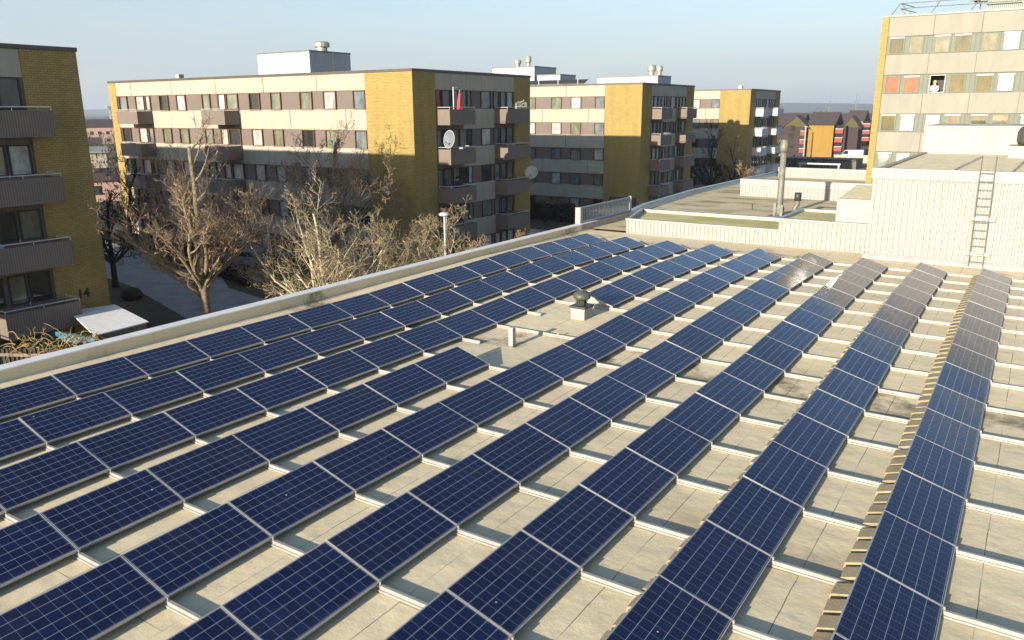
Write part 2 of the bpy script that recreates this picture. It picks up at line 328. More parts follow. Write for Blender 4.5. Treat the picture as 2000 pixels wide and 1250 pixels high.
for y in ys:
    xe = edge_x(y)
    for k in range(nx+1): mb.v.append((xe+.2+(30-xe)*k/nx, y, zr(y)))
for i in range(len(ys)-1):
    for k in range(nx): a = i*(nx+1)+k; mb.f.append((a, a+1, a+nx+2, a+nx+1))
bobj(mb, 'roof_deck', ROOF, True)
# parapet: bright folded cap, inner face leaning to the deck
mb = MB(); inner = MB(); cove = MB()
es = [(-26, edge_x(-26))]+[(y, edge_x(y)) for y in [-20+.8*i for i in range(54)] if y < 22.8]+[(22.8, -10.95)]
def ring(M, ps, prof):
    n0 = len(M.v); k = len(prof)
    for (y, x) in ps: M.v += [(x+dx, y, z) if z is not None else (x+dx, y, zr(y)-.02) for dx, z in prof]
    for i in range(len(ps)-1):
        for j in range(k-1): a = n0+i*k+j; M.f.append((a, a+1, a+k+1, a+k))
ring(mb, es, [(-.13, -.1), (-.13, EDGE_H), (-.11, EDGE_H+.03), (.0, EDGE_H-.0), (.02, EDGE_H+.012), (.12, EDGE_H-.02), (.12, EDGE_H-.06), (.09, EDGE_H-.06)])
ring(inner, es, [(.085, EDGE_H-.06), (.10, -.05), (.13, -.09), (.24, None)])
bobj(mb, 'parapet_cap', mat('pale_folded_cap', (.74, .73, .69), .5, var=.06, scale=2)); bobj(inner, 'parapet_upstand', ROOF, False)
# body of the building and the cornice wall
mb = MB().prism([(e[1]-.10, e[0]) for e in EDGE]+[(-11.0, 27), (-12.5, 40), (-12.2, 62), (4, 62), (30, 62), (30, -26)], 2, -6.5, -.28); bobj(mb, 'outer_wall', BRICK)
# rear part of the roof behind the white corrugated upstands
mb = MB().poly([(-10.95, 21.95, -.10), (30, 21.95, -.10), (30, 61, -.10), (-12.3, 61, -.10), (-12.45, 40, -.10), (-10.95, 27, -.10)]); bobj(mb, 'rear_roof_deck', ROOF2)
mb = MB(); ring(mb, [(22.8, -10.97), (27, -11.0), (31, -11.8), (40.7, -12.5), (51, -12.4), (62, -12.2)], [(-.2, -.1), (-.2, .22), (.12, .22), (.12, .12), (.2, -.12)]); bobj(mb, 'rear_parapet', mat('blue_grey_flashing', (.36, .42, .46), .4, .5))

# corrugated upstand that ends the panel field, with its two mossy trays
tray = thing('corrugated_upstand', 'long low white corrugated upstand round a mossy sunken roof tray', 'roof upstand', (-5, 21.8, -.12))
def tobj(mb, name, m, par, smooth=False):
    o = mb.obj(name, m, par, smooth); o.location = -Vector(par.location); return o
tobj(MB().corr(-8.7, -1.1, 21.80, -.2, .50, .2, .035), 'corrugated_sheet', CORR, tray)
tobj(MB().box(-8.74, -1.1, 21.76, 21.98, .50, .58), 'cap', WHITE, tray)
tobj(MB().prism([(-8.7, 21.98), (-1.1, 21.98), (-1.1, 26.2), (-9.7, 26.2)], 2, -.1, .36), 'moss_bed', MOSS, tray)
tobj(MB().box(-10.0, -2.0, 26.2, 26.5, -.05, .53).box(-2.0, -1.1, 26.2, 26.4, -.05, .5), 'rear_rim', ALU_D, tray)
tobj(MB().prism([(-8.74, 21.98), (-8.6, 21.98), (-9.75, 26.2), (-9.95, 26.2)], 2, -.15, .56), 'side_rim', WHITE, tray)
tray2 = thing('corrugated_upstand', 'taller white corrugated upstand next to the big white plant room, moss behind it', 'roof upstand', (.8, 21.8, -.12))
tobj(MB().corr(-1.1, 2.85, 21.80, -.2, 1.02, .2, .035), 'corrugated_sheet', CORR, tray2)
tobj(MB().box(-1.14, 2.85, 21.75, 22.0, 1.02, 1.10), 'cap', WHITE, tray2)
tobj(MB().box(-1.08, 2.84, 22.0, 26.4, -.1, .92), 'moss_bed', MOSS, tray2)
tobj(MB().prism([(22.0, .92), (26.6, .92), (26.6, 1.06), (22.0, 1.06)], 0, -1.3, -1.1), 'side_rim', mat('blue_grey_rim', (.33, .38, .42), .4, .4), tray2)
tobj(MB().box(-1.3, 2.84, 26.4, 26.6, -.1, 1.05), 'rear_rim', ALU_D, tray2)

# the white plant room with ladder
box = thing('plant_room', 'big white corrugated rooftop plant room with a ladder in front of the tower block', 'plant room', (6, 20.65, -.15))
tobj(MB().corr(2.85, 24, 20.66, .02, 3.12, .22, .035), 'corrugated_sheet', CORR, box)
tobj(MB().prism([(20.54, -.2), (20.54, -.06), (20.64, .05), (20.9, .05), (20.9, -.2)], 0, 2.75, 24), 'base_flashing', WHITE, box)
tobj(MB().box(2.78, 24, 20.56, 20.8, 3.16, 3.56).box(2.82, 24, 20.61, 20.8, 3.11, 3.16), 'fascia', WHITE, box)
tobj(MB().box(2.86, 24, 20.8, 40, -.2, 3.36), 'wall', WHITE, box)
mb = MB(); y = 21.0
while y < 36.4:
    mb.box(3.05, 24, y, y+.32, 3.36, 3.42); y += .36
tobj(mb, 'slatted_roof', mat('tan_slats', (.62, .55, .36), .8, scale=1.5, var=.1), box)
tobj(MB().box(2.8, 3.02, 20.8, 36.6, 3.3, 3.5), 'side_fascia', ALU_D, box)
mb = MB()
for x, n in ((5.5, 20), (7.55, 24)):
    for k in range(n): mb.box(x+k*.02, x+k*.02+.09, 21.2+k*.62, 21.2+k*.62+.34, 3.42, 3.47)
tobj(mb, 'roof_clips', DKMETAL, box)
pr = thing('roof_penthouse', 'plain cream upper casing standing behind the slatted roof of the plant room', 'penthouse', (6, 36.8, 3.4))
tobj(MB().box(2.75, 8.6, 36.7, 44, 3.3, 4.75), 'casing', WHITE, pr); tobj(MB().box(2.7, 8.65, 36.65, 44, 4.75, 4.95), 'cap', WHITE, pr)
pd = thing('vent_plinth', 'white plinth at the right edge carrying the round dark ventilation hood', 'plinth', (9, 33, 3.4))
tobj(MB().box(7.1, 12, 33, 35.6, 3.43, 3.95), 'casing', WHITE, pd); tobj(MB().box(7.05, 12, 32.95, 35.65, 3.95, 4.02), 'cap', ALU_D, pd)
vh = thing('ventilation_hood', 'large round dark ventilation hood cut off by the right edge', 'vent hood', (8.3, 34.2, 3.78))
MB().lathe([(.8, .02), (.86, .2), (.8, .28), (.8, .3)]).obj('neck', STEEL, vh, True)
MB().lathe([(.9, .3), (.98, .5), (.98, .9), (.86, 1.15), (.5, 1.32), (0.01, 1.38)], n=28).obj('hood', mat('dull_bronze_metal', (.12, .11, .07), .5, .3), vh, True)
# ladder
lad = thing('wall_ladder', 'dark steel ladder fixed to the white corrugated plant room', 'ladder', (6.9, 20.42, -.1))
lx0, lx1 = 6.66, 7.14
def lp(x, z): return (x-6.9+(-.06*(z)/4), 0, z+.1)
MB().tube([lp(lx0, -.1), lp(lx0, 4.1), (lp(lx0, 4.12)[0], .45, 4.2), (lp(lx0, 4.12)[0], .5, 3.6)], .02).obj('stile', STEEL, lad)
MB().tube([lp(lx1, -.1), lp(lx1, 4.1), (lp(lx1, 4.12)[0], .45, 4.2), (lp(lx1, 4.12)[0], .5, 3.6)], .02).obj('stile', STEEL, lad)
for k in range(12):
    z = .08+.31*k; MB().bar(lp(lx0, z), lp(lx1, z), .014).obj('rung', STEEL, lad)
for z in (.42, 1.78): MB().box(lx0-7.1+.02, lx1-6.7, .03, .1, z, z+.14).obj('wall_bracket', ALU_D, lad)
# cooling unit
cu = thing('air_handling_unit', 'plain white air handling unit with a louvred sloping top beside the plant room', 'air unit', (2.1, 21.0, 1.0))
tobj(MB().prism([(22.1, .9), (22.1, 2.05), (22.3, 2.05), (26, 2.3), (26, .9)], 0, 1.25, 2.8), 'casing', WHITE, cu)
tobj(MB().box(1.22, 2.80, 22.06, 22.3, 2.05, 2.1), 'cap', WHITE, cu)
mb = MB()
for k in range(9): mb.prism([(22.35+k*.4, 2.06+k*.03), (22.7+k*.4, 2.085+k*.03), (22.7+k*.4, 2.15+k*.03)], 0, 1.3, 2.8)
tobj(mb, 'louvre', mat('tan_louvre', (.50, .45, .30), .8), cu)

# rear white fire walls
def firewall(x0, x1, y, h, label, pitch=.25, z0=-.1):
    t = thing('corrugated_parapet', label, 'parapet wall', ((x0+x1)/2, y, z0))
    tobj(MB().corr(x0, x1, y+.03, z0, z0+h*.62, pitch, .04), 'corrugated_sheet', CORR, t)
    tobj(MB().box(x0-.03, x1, y-.02, y+.35, z0+h*.62, z0+h), 'fascia', WHITE, t)
    return t
firewall(-9.2, 2.8, 41.8, 1.22, 'white corrugated parapet behind the tall flue, the flue shadow across it')
firewall(-11.3, -2.9, 59.5, .9, 'far pale corrugated parapet at the back edge of the roof', .3)
# flue
fl = thing('flue_pipe', 'tall steel flue pipe with a conical cap on the rear roof', 'flue', (-3.74, 31.8, -.1)); fl.scale = (.76, .76, 1)
MB().lathe([(.33, 0), (.33, .5), (.26, .6), (.24, 1.0), (.22, 3.6)], n=16).obj('pipe', STEEL, fl, True)
MB().lathe([(.22, 3.6), (.3, 3.75), (.34, 3.9), (.30, 4.1), (.26, 4.3), (.2, 4.34)], n=16).obj('cap', STEEL, fl, True)
MB().lathe([(.32, .38), (.37, .38), (.37, .48), (.32, .48)], n=16).obj('collar', STEEL, fl, True)
MB().box(-.7, .6, -.55, .4, .005, .05).obj('base_plate', DKMETAL, fl)
MB().box(-.35, -.15, -.4, -.2, .05, .8).box(.15, .35, -.4, -.2, .05, .7).obj('foot', STEEL, fl)
fp = thing('vent_pipe', 'short twin branched vent pipe standing at the foot of the tall flue', 'pipe', (-3.0, 32.3, -.1))
MB().tube([(0, 0, 0), (0, 0, .45), (.12, .1, .7), (.1, .1, .95)], .13, 10).obj('pipe', STEEL, fp, True)
MB().lathe([(.2, .9), (.2, 1.35), (.17, 1.35)], (.1, .1, 0), 12).obj('cowl', DKMETAL, fp, True)
tag(MB().bar((0, 0, 0), (0, 0, .3), .03).bar((0, 0, .3), (.06, 0, .3), .03).obj('roof_hook', DKMETAL, None, loc=(-6.1, 34.5, -.1)), 'tiny dark upright hook left of the flue on the rear roof', 'hook')
# railing on the roof edge
rl = thing('edge_railing', 'grey slatted steel railing on the roof edge beyond the panel rows', 'railing', (-11.1, 21.6, .1))
ra, rb = Vector((-11.06, 21.35, 0)), Vector((-11.02, 27.2, 0))
mb = MB(); n = 34
for k in range(n+1):
    p = ra.lerp(rb, k/n); mb.box(p.x-.02, p.x+.02, p.y-.022, p.y+.022, .32, .98)
GREYR = mat('grey_railing_paint', (.30, .34, .37), .45, .3)
tobj(mb, 'baluster', GREYR, rl)
tobj(MB().prism([(ra.x-.05, .98), (ra.x+.05, .98), (ra.x+.05, 1.05), (ra.x-.05, 1.05)], 1, ra.y, rb.y), 'top_rail', GREYR, rl)
tobj(MB().box(-11.1, -10.98, 21.3, 27.25, .24, .32), 'bottom_rail', WHITEF, rl)
tobj(MB().box(-11.25, -10.95, 21.05, 21.33, -.1, 1.05), 'end_post', WHITE, rl); tobj(MB().box(-11.07, -10.97, 27.2, 27.3, -.1, 1.1), 'end_post', WHITEF, rl)
# felt kerb under the railing
mb = MB().prism([(-10.95, 22.6), (-10.8, 21.1), (-10.75, 27.5), (-10.95, 27.5)], 2, -.12, .2); bobj(mb, 'railing_kerb', ALU_D)

# ------------------------------------------------------------------ solar panels
TILT = R(16.57)
OFF = [-8.17778838, -6.1471111, -4.09327384, -2.0497383, 0, 2.04182367, 4.0822333, 6.11821938, 8.17908837]
hw, ln = .99, 1.658
fm = MB(); t_ = .0105
fm.box(-hw, 0, -ln/2, -ln/2+t_, -.038, .003).box(-hw, 0, ln/2-t_, ln/2, -.038, .003).box(-hw, -hw+t_, -ln/2+t_, ln/2-t_, -.038, .003).box(-t_, 0, -ln/2+t_, ln/2-t_, -.038, .003)
FRAME = fm.mesh('frame', ALU_B)
GLASS = MB().box(-hw+t_, -t_, -ln/2+t_, ln/2-t_, -.006, 0).mesh('cell_glass', CELLS)
cx, sx = hw*cos(TILT), hw*sin(TILT)
LEG = MB().prism([(-cx+.03, -.03), (-cx+.03, sx-.06), (-cx+.07, sx-.06), (-.02, -.02), (-.02, -.05), (-cx+.07, -.05)], 1, -.02, .02).mesh('support', ALU_D)
ROWN = ['first row from the left parapet', 'second row from the left parapet', 'third row from the left parapet', 'broken fourth row from the left', 'middle row', 'sixth row from the left parapet', 'seventh row from the left parapet', 'row second from the right', 'rightmost row']
MINM = [-6, -7, -8, -8, -8, -7, -6, -5, -5]
panel_group = 'tilted solar panels in nine rows on the flat roof'
far_ord = ['farthest']+['%s from the far end' % o for o in ORD[1:]]
proto = None
def add_panel(r, m, label):
    """panel between column lines m and m+1"""
    global proto
    za, zb = zc(m), zc(m+1); loc = (OFF[r], (m+.5)*PL, (za+zb)/2); sl_ = math.atan2(zb-za, PL)
    if proto is None:
        e = thing('solar_panel', label, 'solar panel', group=panel_group)
        a = link('frame', FRAME, e, rot=(0, TILT, 0)); b = link('cell_glass', GLASS, e, rot=(0, TILT, 0)); c = link('support', LEG, e, (0, -ln/2+.06, 0)); d = link('support', LEG, e, (0, ln/2-.06, 0))
        proto = e
    else:
        e = proto.copy(); col.objects.link(e); e['label'] = label
        for ch in proto.children:
            q = ch.copy(); col.objects.link(q); q.parent = e
    e.location = loc; e.rotation_euler = (sl_+random.uniform(-.002, .002), random.uniform(-.007, .007), random.uniform(-.0015, .0015))
    return e
for r in range(9):
    k = 0
    for m in range(10, MINM[r]-1, -1):
        if r == 3 and 0 <= m <= 3: continue
        if r == 3 and m < 0:
            lab = 'dark blue solar panel in the broken fourth row, %s one after the gap' % ('first' if m == -1 else ORD[-m-1])
        else:
            lab = 'blue solar panel, %s of the %s' % (far_ord[k], ROWN[r])
        add_panel(r, m, lab); k += 1

# mounting rails across the rows
def rail_mesh(x0, x1, y):
    b = MB(); prof = [(-.045, -.125), (-.045, -.10), (-.022, -.096), (-.022, -.045), (.022, -.045), (.022, -.09), (.035, -.095), (.035, -.125)]
    prof = [(p+y, z) for p, z in prof]
    x = x0
    while x < x1-.01:
        x2 = min(x+4.08, x1); b.prism(prof, 0, x+.004, x2-.004); x = x2
    return b
CLAMP = MB().box(-.02, .03, -.014, .014, -.041, .004).mesh('clamp', ALU_D)
rails_g = 'aluminium mounting rails running across the panel rows'
for m in range(-8, 12):
    y = m*PL; z = zc(m); spans = [(-9.2, 12.5)]
    if m in (1, 3): spans = [(-9.2, -3.6+(.0 if m == 3 else .1)), (-1.0, 12.5)]
    for i, (a, b_) in enumerate(spans):
        pos_ = ('%s from the camera side' % ORD[m+8]) if m > -8 else 'closest to the camera'
        lab = 'long aluminium mounting rail under the panels, %s' % pos_
        if len(spans) == 2: lab = ('short left mounting rail ending beside the roof gap, %s' if i == 0 else 'right mounting rail starting beyond the roof gap, %s') % pos_
        t = thing('mounting_rail', lab, 'rail', ((a+b_)/2, y, z-.13), group=rails_g)
        o = rail_mesh(a, b_, y).obj('rail_profile', ALU, t); o.location = (-(a+b_)/2, -y, .13)
        for r in range(9):
            if a < OFF[r] < b_: link('clamp', CLAMP, t, (OFF[r]-(a+b_)/2, 0, .13))
# ballast slabs beside the high edge of the two right rows
SLABM = mat('tan_concrete_slab', (.34, .28, .17), .9, var=.15, scale=3, bump=.3)
slab = MB().prism([(-.20, 0), (.20, 0), (.20, .12), (-.20, .02)], 1, -.17, .17)
slab = MB().prism([(-.26, 0), (.16, 0), (.16, .21), (-.24, .085)], 1, -.14, .14).mesh('ballast_slab', SLABM)
q4 = ['nearest of four', 'second nearest of four', 'third nearest of four', 'farthest of four']
for r, nm in ((7, 'last but one row'), (8, 'rightmost row')):
    for m in range(10, MINM[r]-1, -1):
        for k in range(4):
            if r == 7 and k == 0 and m % 2: continue
            y = m*PL+.22+.40*k+random.uniform(-.015, .015); x = OFF[r]-cx-.02+random.uniform(-.012, .012)-(0 if r == 8 else -.03)
            o = link('ballast_slab', slab, None, (x, y, zr(y)+.005), (0, 0, random.uniform(-.04, .04)))
            tag(o, 'tan slab by panel %d from far end, %s, %s' % (11-m, nm, q4[k]), 'ballast slab', 'tan ballast slabs along the high edges of the two right rows')

# things standing in the gap of the fourth row
v = thing('roof_ventilator', 'dark mushroom hood ventilator on a white box in the panel gap', 'ventilator', (-2.45, 5.45, zr(5.5))); v.scale = (.74, .74, .8)
MB().box(-.31, .31, -.35, .35, -.03, .36).obj('plinth', WHITE, v)
MB().box(-.33, .33, -.37, .37, .36, .42).obj('plinth_cap', WHITE, v)
MB().box(-.36, .36, -.4, .4, .42, .50).obj('base_plate', DKMETAL, v)
VENTM = mat('dark_green_grey_plastic', (.075, .08, .065), .45, var=.08)
MB().lathe([(.20, .5), (.19, .72), (.26, .76)], n=24).obj('neck', VENTM, v, True)
MB().lathe([(.27, .72), (.35, .78), (.36, .86), (.33, .93), (.22, 1.02), (.08, 1.05), (.01, 1.055)], n=28).obj('hood', VENTM, v, True)
for k in range(8):
    an = k*pi/4; MB().bar((.2*cos(an), .2*sin(an), .5), (.26*cos(an), .26*sin(an), .75), .012, 5).obj('rib', VENTM, v)
p = thing('square_post', 'white square post with a dark foot standing alone in the panel gap', 'post', (-2.66, 1.95, zr(1.95)))
MB().box(-.07, .07, -.07, .07, .0, .52).obj('shaft', WHITE, p); MB().box(-.09, .09, -.09, .09, -.01, .035).obj('foot', STEEL, p)
MB().box(-.075, .075, -.075, .075, .52, .535).obj('cap', WHITEF, p)
for (x, y, lab) in ((-3.75, PL*1, 'left stub'), (-3.6, PL*3, 'right stub')): pass
# aluminium plate leaning behind the end panel in the gap, folded sheet by the ventilator
CABLE = mat('black_cable_rubber', (.02, .02, .02), .6)
for r, lab in ((7, 'thin black cable on the roof along the last but one panel row'), (8, 'thin black cable on the roof along the rightmost panel row')):
    rn0 = random.Random(r); xc = OFF[r]-cx-.20
    pts = [(xc+rn0.uniform(-.035, .035), y_*.6, zr(y_*.6)+.012) for y_ in range(-13, 30)]
    tag(MB().tube(pts, .011, 5).obj('cable', CABLE), lab, 'cable')
# ------------------------------------------------------------------ apartment blocks
ST = 2.86; G0 = -6.55
WINS = [(-36.1, -34.76), (-33.45, -32.08), (-31.92, -31.13), (-29.73, -28.43), (-27.24, -25.91), (-23.63, -22.52), (-21.5, -20.5), (-20.4, -18.9), (-17.48, -16.16), (-14.87, -13.66), (-11.49, -10.12), (-8.9, -7.54), (-5.79, -4.56)]
ROW1 = [P_GREY, P_WHITE, P_WHITE, P_DARK, P_WHITE, P_GREEN, P_WHITE, P_GREEN, P_DARK, P_GREEN, P_GREEN, P_WHITE, P_GREY]
BP = [P_WHITE, P_GREEN, P_DARK, P_WHITE, P_GREY, P_CREAM]
def winframe(w, h, d=.10, t=.07, mull=0):
    b = MB(); b.box(0, t, -d, .02, 0, h).box(w-t, w, -d, .02, 0, h).box(t, w-t, -d, .02, 0, t*.8).box(t, w-t, -d, .02, h-t*.8, h)
    if mull: b.box(w*mull-.03, w*mull+.03, -d*.6, .02, t*.8, h-t*.8)
    return b
_wc = {}
def window(parent, x, y, z, w, h, face, fmat, pmat, d=.10, mull=0):
    """face '-y': x grows right; face '+x': local x runs along +Y"""
    key = (round(w, 2), round(h, 2), fmat.name, d, mull)
    if key not in _wc: _wc[key] = winframe(w, h, d, .07, mull).mesh('window', fmat)
    k2 = (round(w, 2), round(h, 2), pmat.name, 'p')
    if k2 not in _wc: _wc[k2] = MB().box(.07, w-.07, -.012, .008, .056, h-.056).mesh('pane', pmat)
    o = link('window', _wc[key], parent, (x, y, z), (0, 0, 0 if face == '-y' else R(90)))
    link('pane', _wc[k2], o)
    if fmat is WOODF:
        k3 = ('sill', round(w, 2))
        if k3 not in _wc: _wc[k3] = MB().box(-.04, w+.04, -d-.06, -.01, -.045, -.003).mesh('sill', ALU_D)
        link('sill', _wc[k3], o)
    return o
def balcony(parent, x0, x1, y0, y1, z, m, rail=True, side=None):
    """box balcony occupying x0..x1, y0..y1 with solid sheet parapet 1.12 m, floor at z"""
    b = MB(); t = .06
    for (a, c, e, f) in ((x0, x1, y0, y0+t), (x0, x1, y1-t, y1), (x0, x0+t, y0+t, y1-t), (x1-t, x1, y0+t, y1-t)): b.box(a, c, e, f, z, z+1.12)
    b.box(x0+t, x1-t, y0+t, y1-t, z+.0, z+.16)
    o = b.obj('balcony', m, parent)
    if rail:
        q = MB(); h = z+1.26
        q.tube([(x0, y0+.03, h), (x1-.03, y0+.03, h), (x1-.03, y1-.03, h), (x0, y1-.03, h)] if side == 'x' else [(x0+.03, y1, h), (x0+.03, y0+.03, h), (x1-.03, y0+.03, h), (x1-.03, y1, h)], .028, 5)
        for a in (x0+.1, x1-.03):
            for c in (y0+.03, (y0+y1)/2, y1-.03): q.bar((a, c, z+1.1), (a, c, h), .02, 4)
        q.obj('railing', RAILW, o)
    return o
def block(name, label, X, Y, full=True, balm=BALC, front=True, wide=37.5, lowdark=None, detail=2):
    B = thing(name, label, 'apartment block', (X-wide/2, Y+7.8, G0), group='five storey yellow brick apartment blocks')
    off = Vector((-(X-wide/2), -(Y+7.8), -G0))
    E = bpy.data.objects.new('facade', None)
    def ob(mb, nm, m): o = mb.obj(nm, m, B); o.location = off; return o
    D = 15.6; xl = X-wide
    def w2(x, y, z, *a, **k): o = window(B, x+off.x, y+off.y, z+off.z, *a, **k); return o
    ob(MB().box(xl+.05, X-.10, Y+.12, Y+D-.05, G0, 8.56), 'wall', TAUPE)
    ob(MB().box(xl-.05, X+.05, Y-.05, Y+D+.05, 8.62, 8.80), 'roof_coping', COPING)
    ob(MB().box(xl+.1, X-.1, Y+.1, Y+D-.1, 8.56, 8.62), 'roof', DKROOF)
    # brick ends, butted at the corners
    ob(MB().box(X-4.5, X, Y, Y+2.55, G0, 8.62), 'brick_corner', BRICK)
    ob(MB().box(X-1.0, X, Y+13.1, Y+D, G0, 8.62), 'brick_corner', BRICK)
    ob(MB().box(xl, xl+1.1, Y, Y+D, G0, 8.62), 'brick_end', BRICK)
    # concrete bands on the front, one per storey, cut into slabs by dark joints
    zs = [(7.42, 8.60)]+[(6.06-ST*k-1.5, 6.06-ST*k) for k in range(4)]+[(G0, -5.3)]
    seams = [-37.0+.6, -33.9, -27.8, -21.6, -15.6, -9.5, -4.5]
    for i, (a, b_) in enumerate(zs):
        mb = MB(); off2 = 0 if i % 2 == 0 else 2.9
        ss = sorted([X-wide+1.1]+[X+s_+off2 for s_ in seams[1:-1] if X+s_ > X-wide+1.3]+[X-4.5])
        for p_, q_ in zip(ss, ss[1:]): mb.box(p_+.025, q_-.025, Y+.02, Y+.12, a, b_)
        ob(mb, 'facade_band', BEIGE)
    ob(MB().box(X-wide+1.1, X-4.5, Y+.085, Y+.119, zs[0][0]+.02, zs[0][1]-.02), 'joint_backing', JOINT)
    # side bands
    for i, (a, b_) in enumerate(zs):
        mb = MB()
        segs = [(2.55, 4.4), (4.4, 6.4), (6.4, 8.4), (8.4, 10.2), (10.2, 13.1)] if i == 0 else [(5.9, 10.2)]
        for p_, q_ in segs: mb.box(X-.1, X-.03, Y+p_+.015, Y+q_-.015, a, b_)
        ob(mb, 'facade_band', BEIGE)
    # front windows
    for k in range(5):
        z = 6.08-ST*k
        if k == 4 and detail < 2: break
        for j, (a, b_) in enumerate(WINS):
            pm = ROW1[j] if k == 0 else random.choice(BP)
            if detail < 2 and a < -24: continue
            door = j in (1, 2, 7) and False
            w2(X+a, Y+.12, z, b_-a, 1.33, '-y', WOODF, pm, .15)
    # side windows (facing +x)
    SW = [(2.62, 3.3), (3.4, 4.4), (4.55, 5.4), (5.45, 6.45), (6.5, 7.1), (8.35, 9.7), (10.1, 10.9), (11.1, 11.9), (12.0, 12.95)]
    for k in range(5):
        z = 6.08-ST*k
        for j, (a, b_) in enumerate(SW):
            w2(X-.1, Y+a, z, b_-a, 1.33, '+x', DARKF, random.choice([P_GREY, P_GREY, P_GREEN, P_DARK, P_CREAM, P_DARK, P_WHITE] if balm is BALC else [P_GREY, P_DARK, P_GREEN]), .06)
    # balconies: two columns on the side and two on the front
    for k in range(4 if detail > 1 else 4):
        z = 4.90-ST*k
        for (a, b_) in ((2.6, 5.75), (10.2, 13.5)):
            o = balcony(B, X+off.x-.03, X+1.25+off.x, Y+a+off.y, Y+b_+off.y, z+off.z, balm, True, 'x')
        if detail > 1:
            for (a, b_) in ((-34.2, -31.0), (-21.8, -18.8)):
                balcony(B, X+a+off.x, X+b_+off.x, Y-1.5+off.y, Y+off.y+.02, z+off.z, balm, True)
    # wall behind the balcony gaps: dark recesses above every balcony
    bpy.data.objects.remove(E)
    return B, off
A_, oa = block('apartment_block', 'yellow brick block at the left edge with taupe balconies and the number 14', -29.3, -9.5, detail=1, wide=36.4)
B_, obb = block('apartment_block', 'largest beige and yellow brick block in the middle with a white rooftop plant room', -29.0, 29.5)
C_, oc = block('apartment_block', 'second beige and yellow brick block, behind the largest one', -28.6, 67.5)
D_, od = block('apartment_block', 'farthest yellow brick block of the row, the one with white balconies', -27.6, 103.0, balm=BALCW)
# the number on the first block
fc = bpy.data.curves.new('14', 'FONT'); fc.body = '14'; fc.size = .62; fc.extrude = .02; fc.offset = .012
tmp_ = bpy.data.objects.new('tmp', fc); col.objects.link(tmp_); nm_ = bpy.data.meshes.new_from_object(tmp_.evaluated_get(bpy.context.evaluated_depsgraph_get())); bpy.data.objects.remove(tmp_)
nm_.materials.clear(); nm_.materials.append(DARKF); no = link('house_number', nm_, A_); no.location = (-29.3+oa.x+.022, 4.52+oa.y, -2.72+oa.z); no.rotation_euler = (R(90), 0, R(90))
# brick ground floor window of the second block
window(C_, -32.2+oc.x, 67.5+oc.y-.002, -5.4+oc.z, 3.3, 1.7, '-y', DARKF, P_GREY, .06, .55)

# rooftop plant rooms of the blocks
def penthouse(label, x0, x1, y0, y1, z1, z0=8.63, fans=()):
    t = thing('rooftop_plant_room', label, 'plant room', ((x0+x1)/2, (y0+y1)/2, z0))
    tobj(MB().box(x0, x1, y0, y1, z0, z1), 'wall', ribbed_white, t); tobj(MB().box(x0-.05, x1+.05, y0-.05, y1+.05, z1, z1+.12), 'coping', COPING_G, t)
    for (x, y, r, h) in fans: tobj(MB().lathe([(r*.7, 0), (r*.7, h*.4), (r, h*.45), (r, h*.85), (r*.8, h)], (x, y, z1+.12), 14), 'roof_fan', ALU_D, t)
    return t
ribbed_white = ribbed_mat('white_ribbed_sheet', (.42, .43, .43), .3, .8)
t = penthouse('white sheet metal plant room with a door on the largest block', -56.4, -49.2, 39, 44.3, 11.3, fans=((-49.6, 41.0, .75, .85),))
tobj(MB().box(-51.6, -50.5, 38.96, 39.0, 8.7, 10.6), 'door', WHITEF, t); tobj(MB().box(-49.2, -49.12, 41.9, 42.1, 8.7, 11.3), 'downpipe', WHITEF, t)
for i, (x, y, s, lab) in enumerate(((-47.9, 39.4, .5, 'left brown metal vent box beside the largest plant room'), (-45.9, 39.4, .45, 'middle brown vent box in front of the shaded plant room side'), (-44.9, 39.4, .5, 'right dark vent box in front of the shaded plant room side'))):
    o = thing('vent_box', lab, 'vent box', (x, y, 8.62), group='brown vent boxes on the largest block')
    MB().box(-s, s, -s, s, 0, s*1.4).obj('casing', mat('brown_sheet_%d' % i, (.12, .09, .075), .6), o); MB().box(-s-.05, s+.05, -s-.05, s+.05, s*1.4, s*1.5).obj('lid', DKMETAL, o)
penthouse('tall white plant room peeping over the second block, dark fans on top', -53.5, -47.0, 75, 80.5, 11.3, fans=((-50.2, 76, .5, .9), (-48.8, 76.4, .4, 1.3)))
penthouse('lower white plant room stepping down beside the tall one', -46.6, -43.2, 75, 79, 10.2)
penthouse('small white plant room with two short chimneys near the second brick corner', -38.5, -30.5, 76, 80, 9.75, fans=((-31.6, 76.6, .5, 1.2), (-30.6, 76.6, .4, 1.1)))
# dark collectors along the front roof edge of the second block
sc_ = thing('roof_collector_row', 'long dark collector row with white posts on the roof edge of the second block', 'roof collector', (-45, 68, 8.8))
tobj(MB().prism([(67.9, 8.9), (68.9, 9.35), (68.9, 9.28), (67.9, 8.83)], 0, -56, -36), 'collector_sheet', DKMETAL, sc_)
for k in range(8): tobj(MB().box(-55+2.6*k, -54.92+2.6*k, 67.8, 67.88, 8.7, 9.3), 'post', WHITEF, sc_)
# small satellite receivers and fittings
tag(MB().box(-.25, .25, -.25, .25, 0, .35).obj('roof_hatch', WHITE, None, loc=(-55.9, 29.9, 8.79)), 'tiny pale hatch box on the left front roof edge of the largest block', 'hatch')
tag(MB().box(-.3, .3, -.25, .25, 0, .5).obj('roof_hatch', WHITE, None, loc=(-29.4, 103.8, 8.79)), 'small white box on the roof edge of the farthest block', 'hatch')

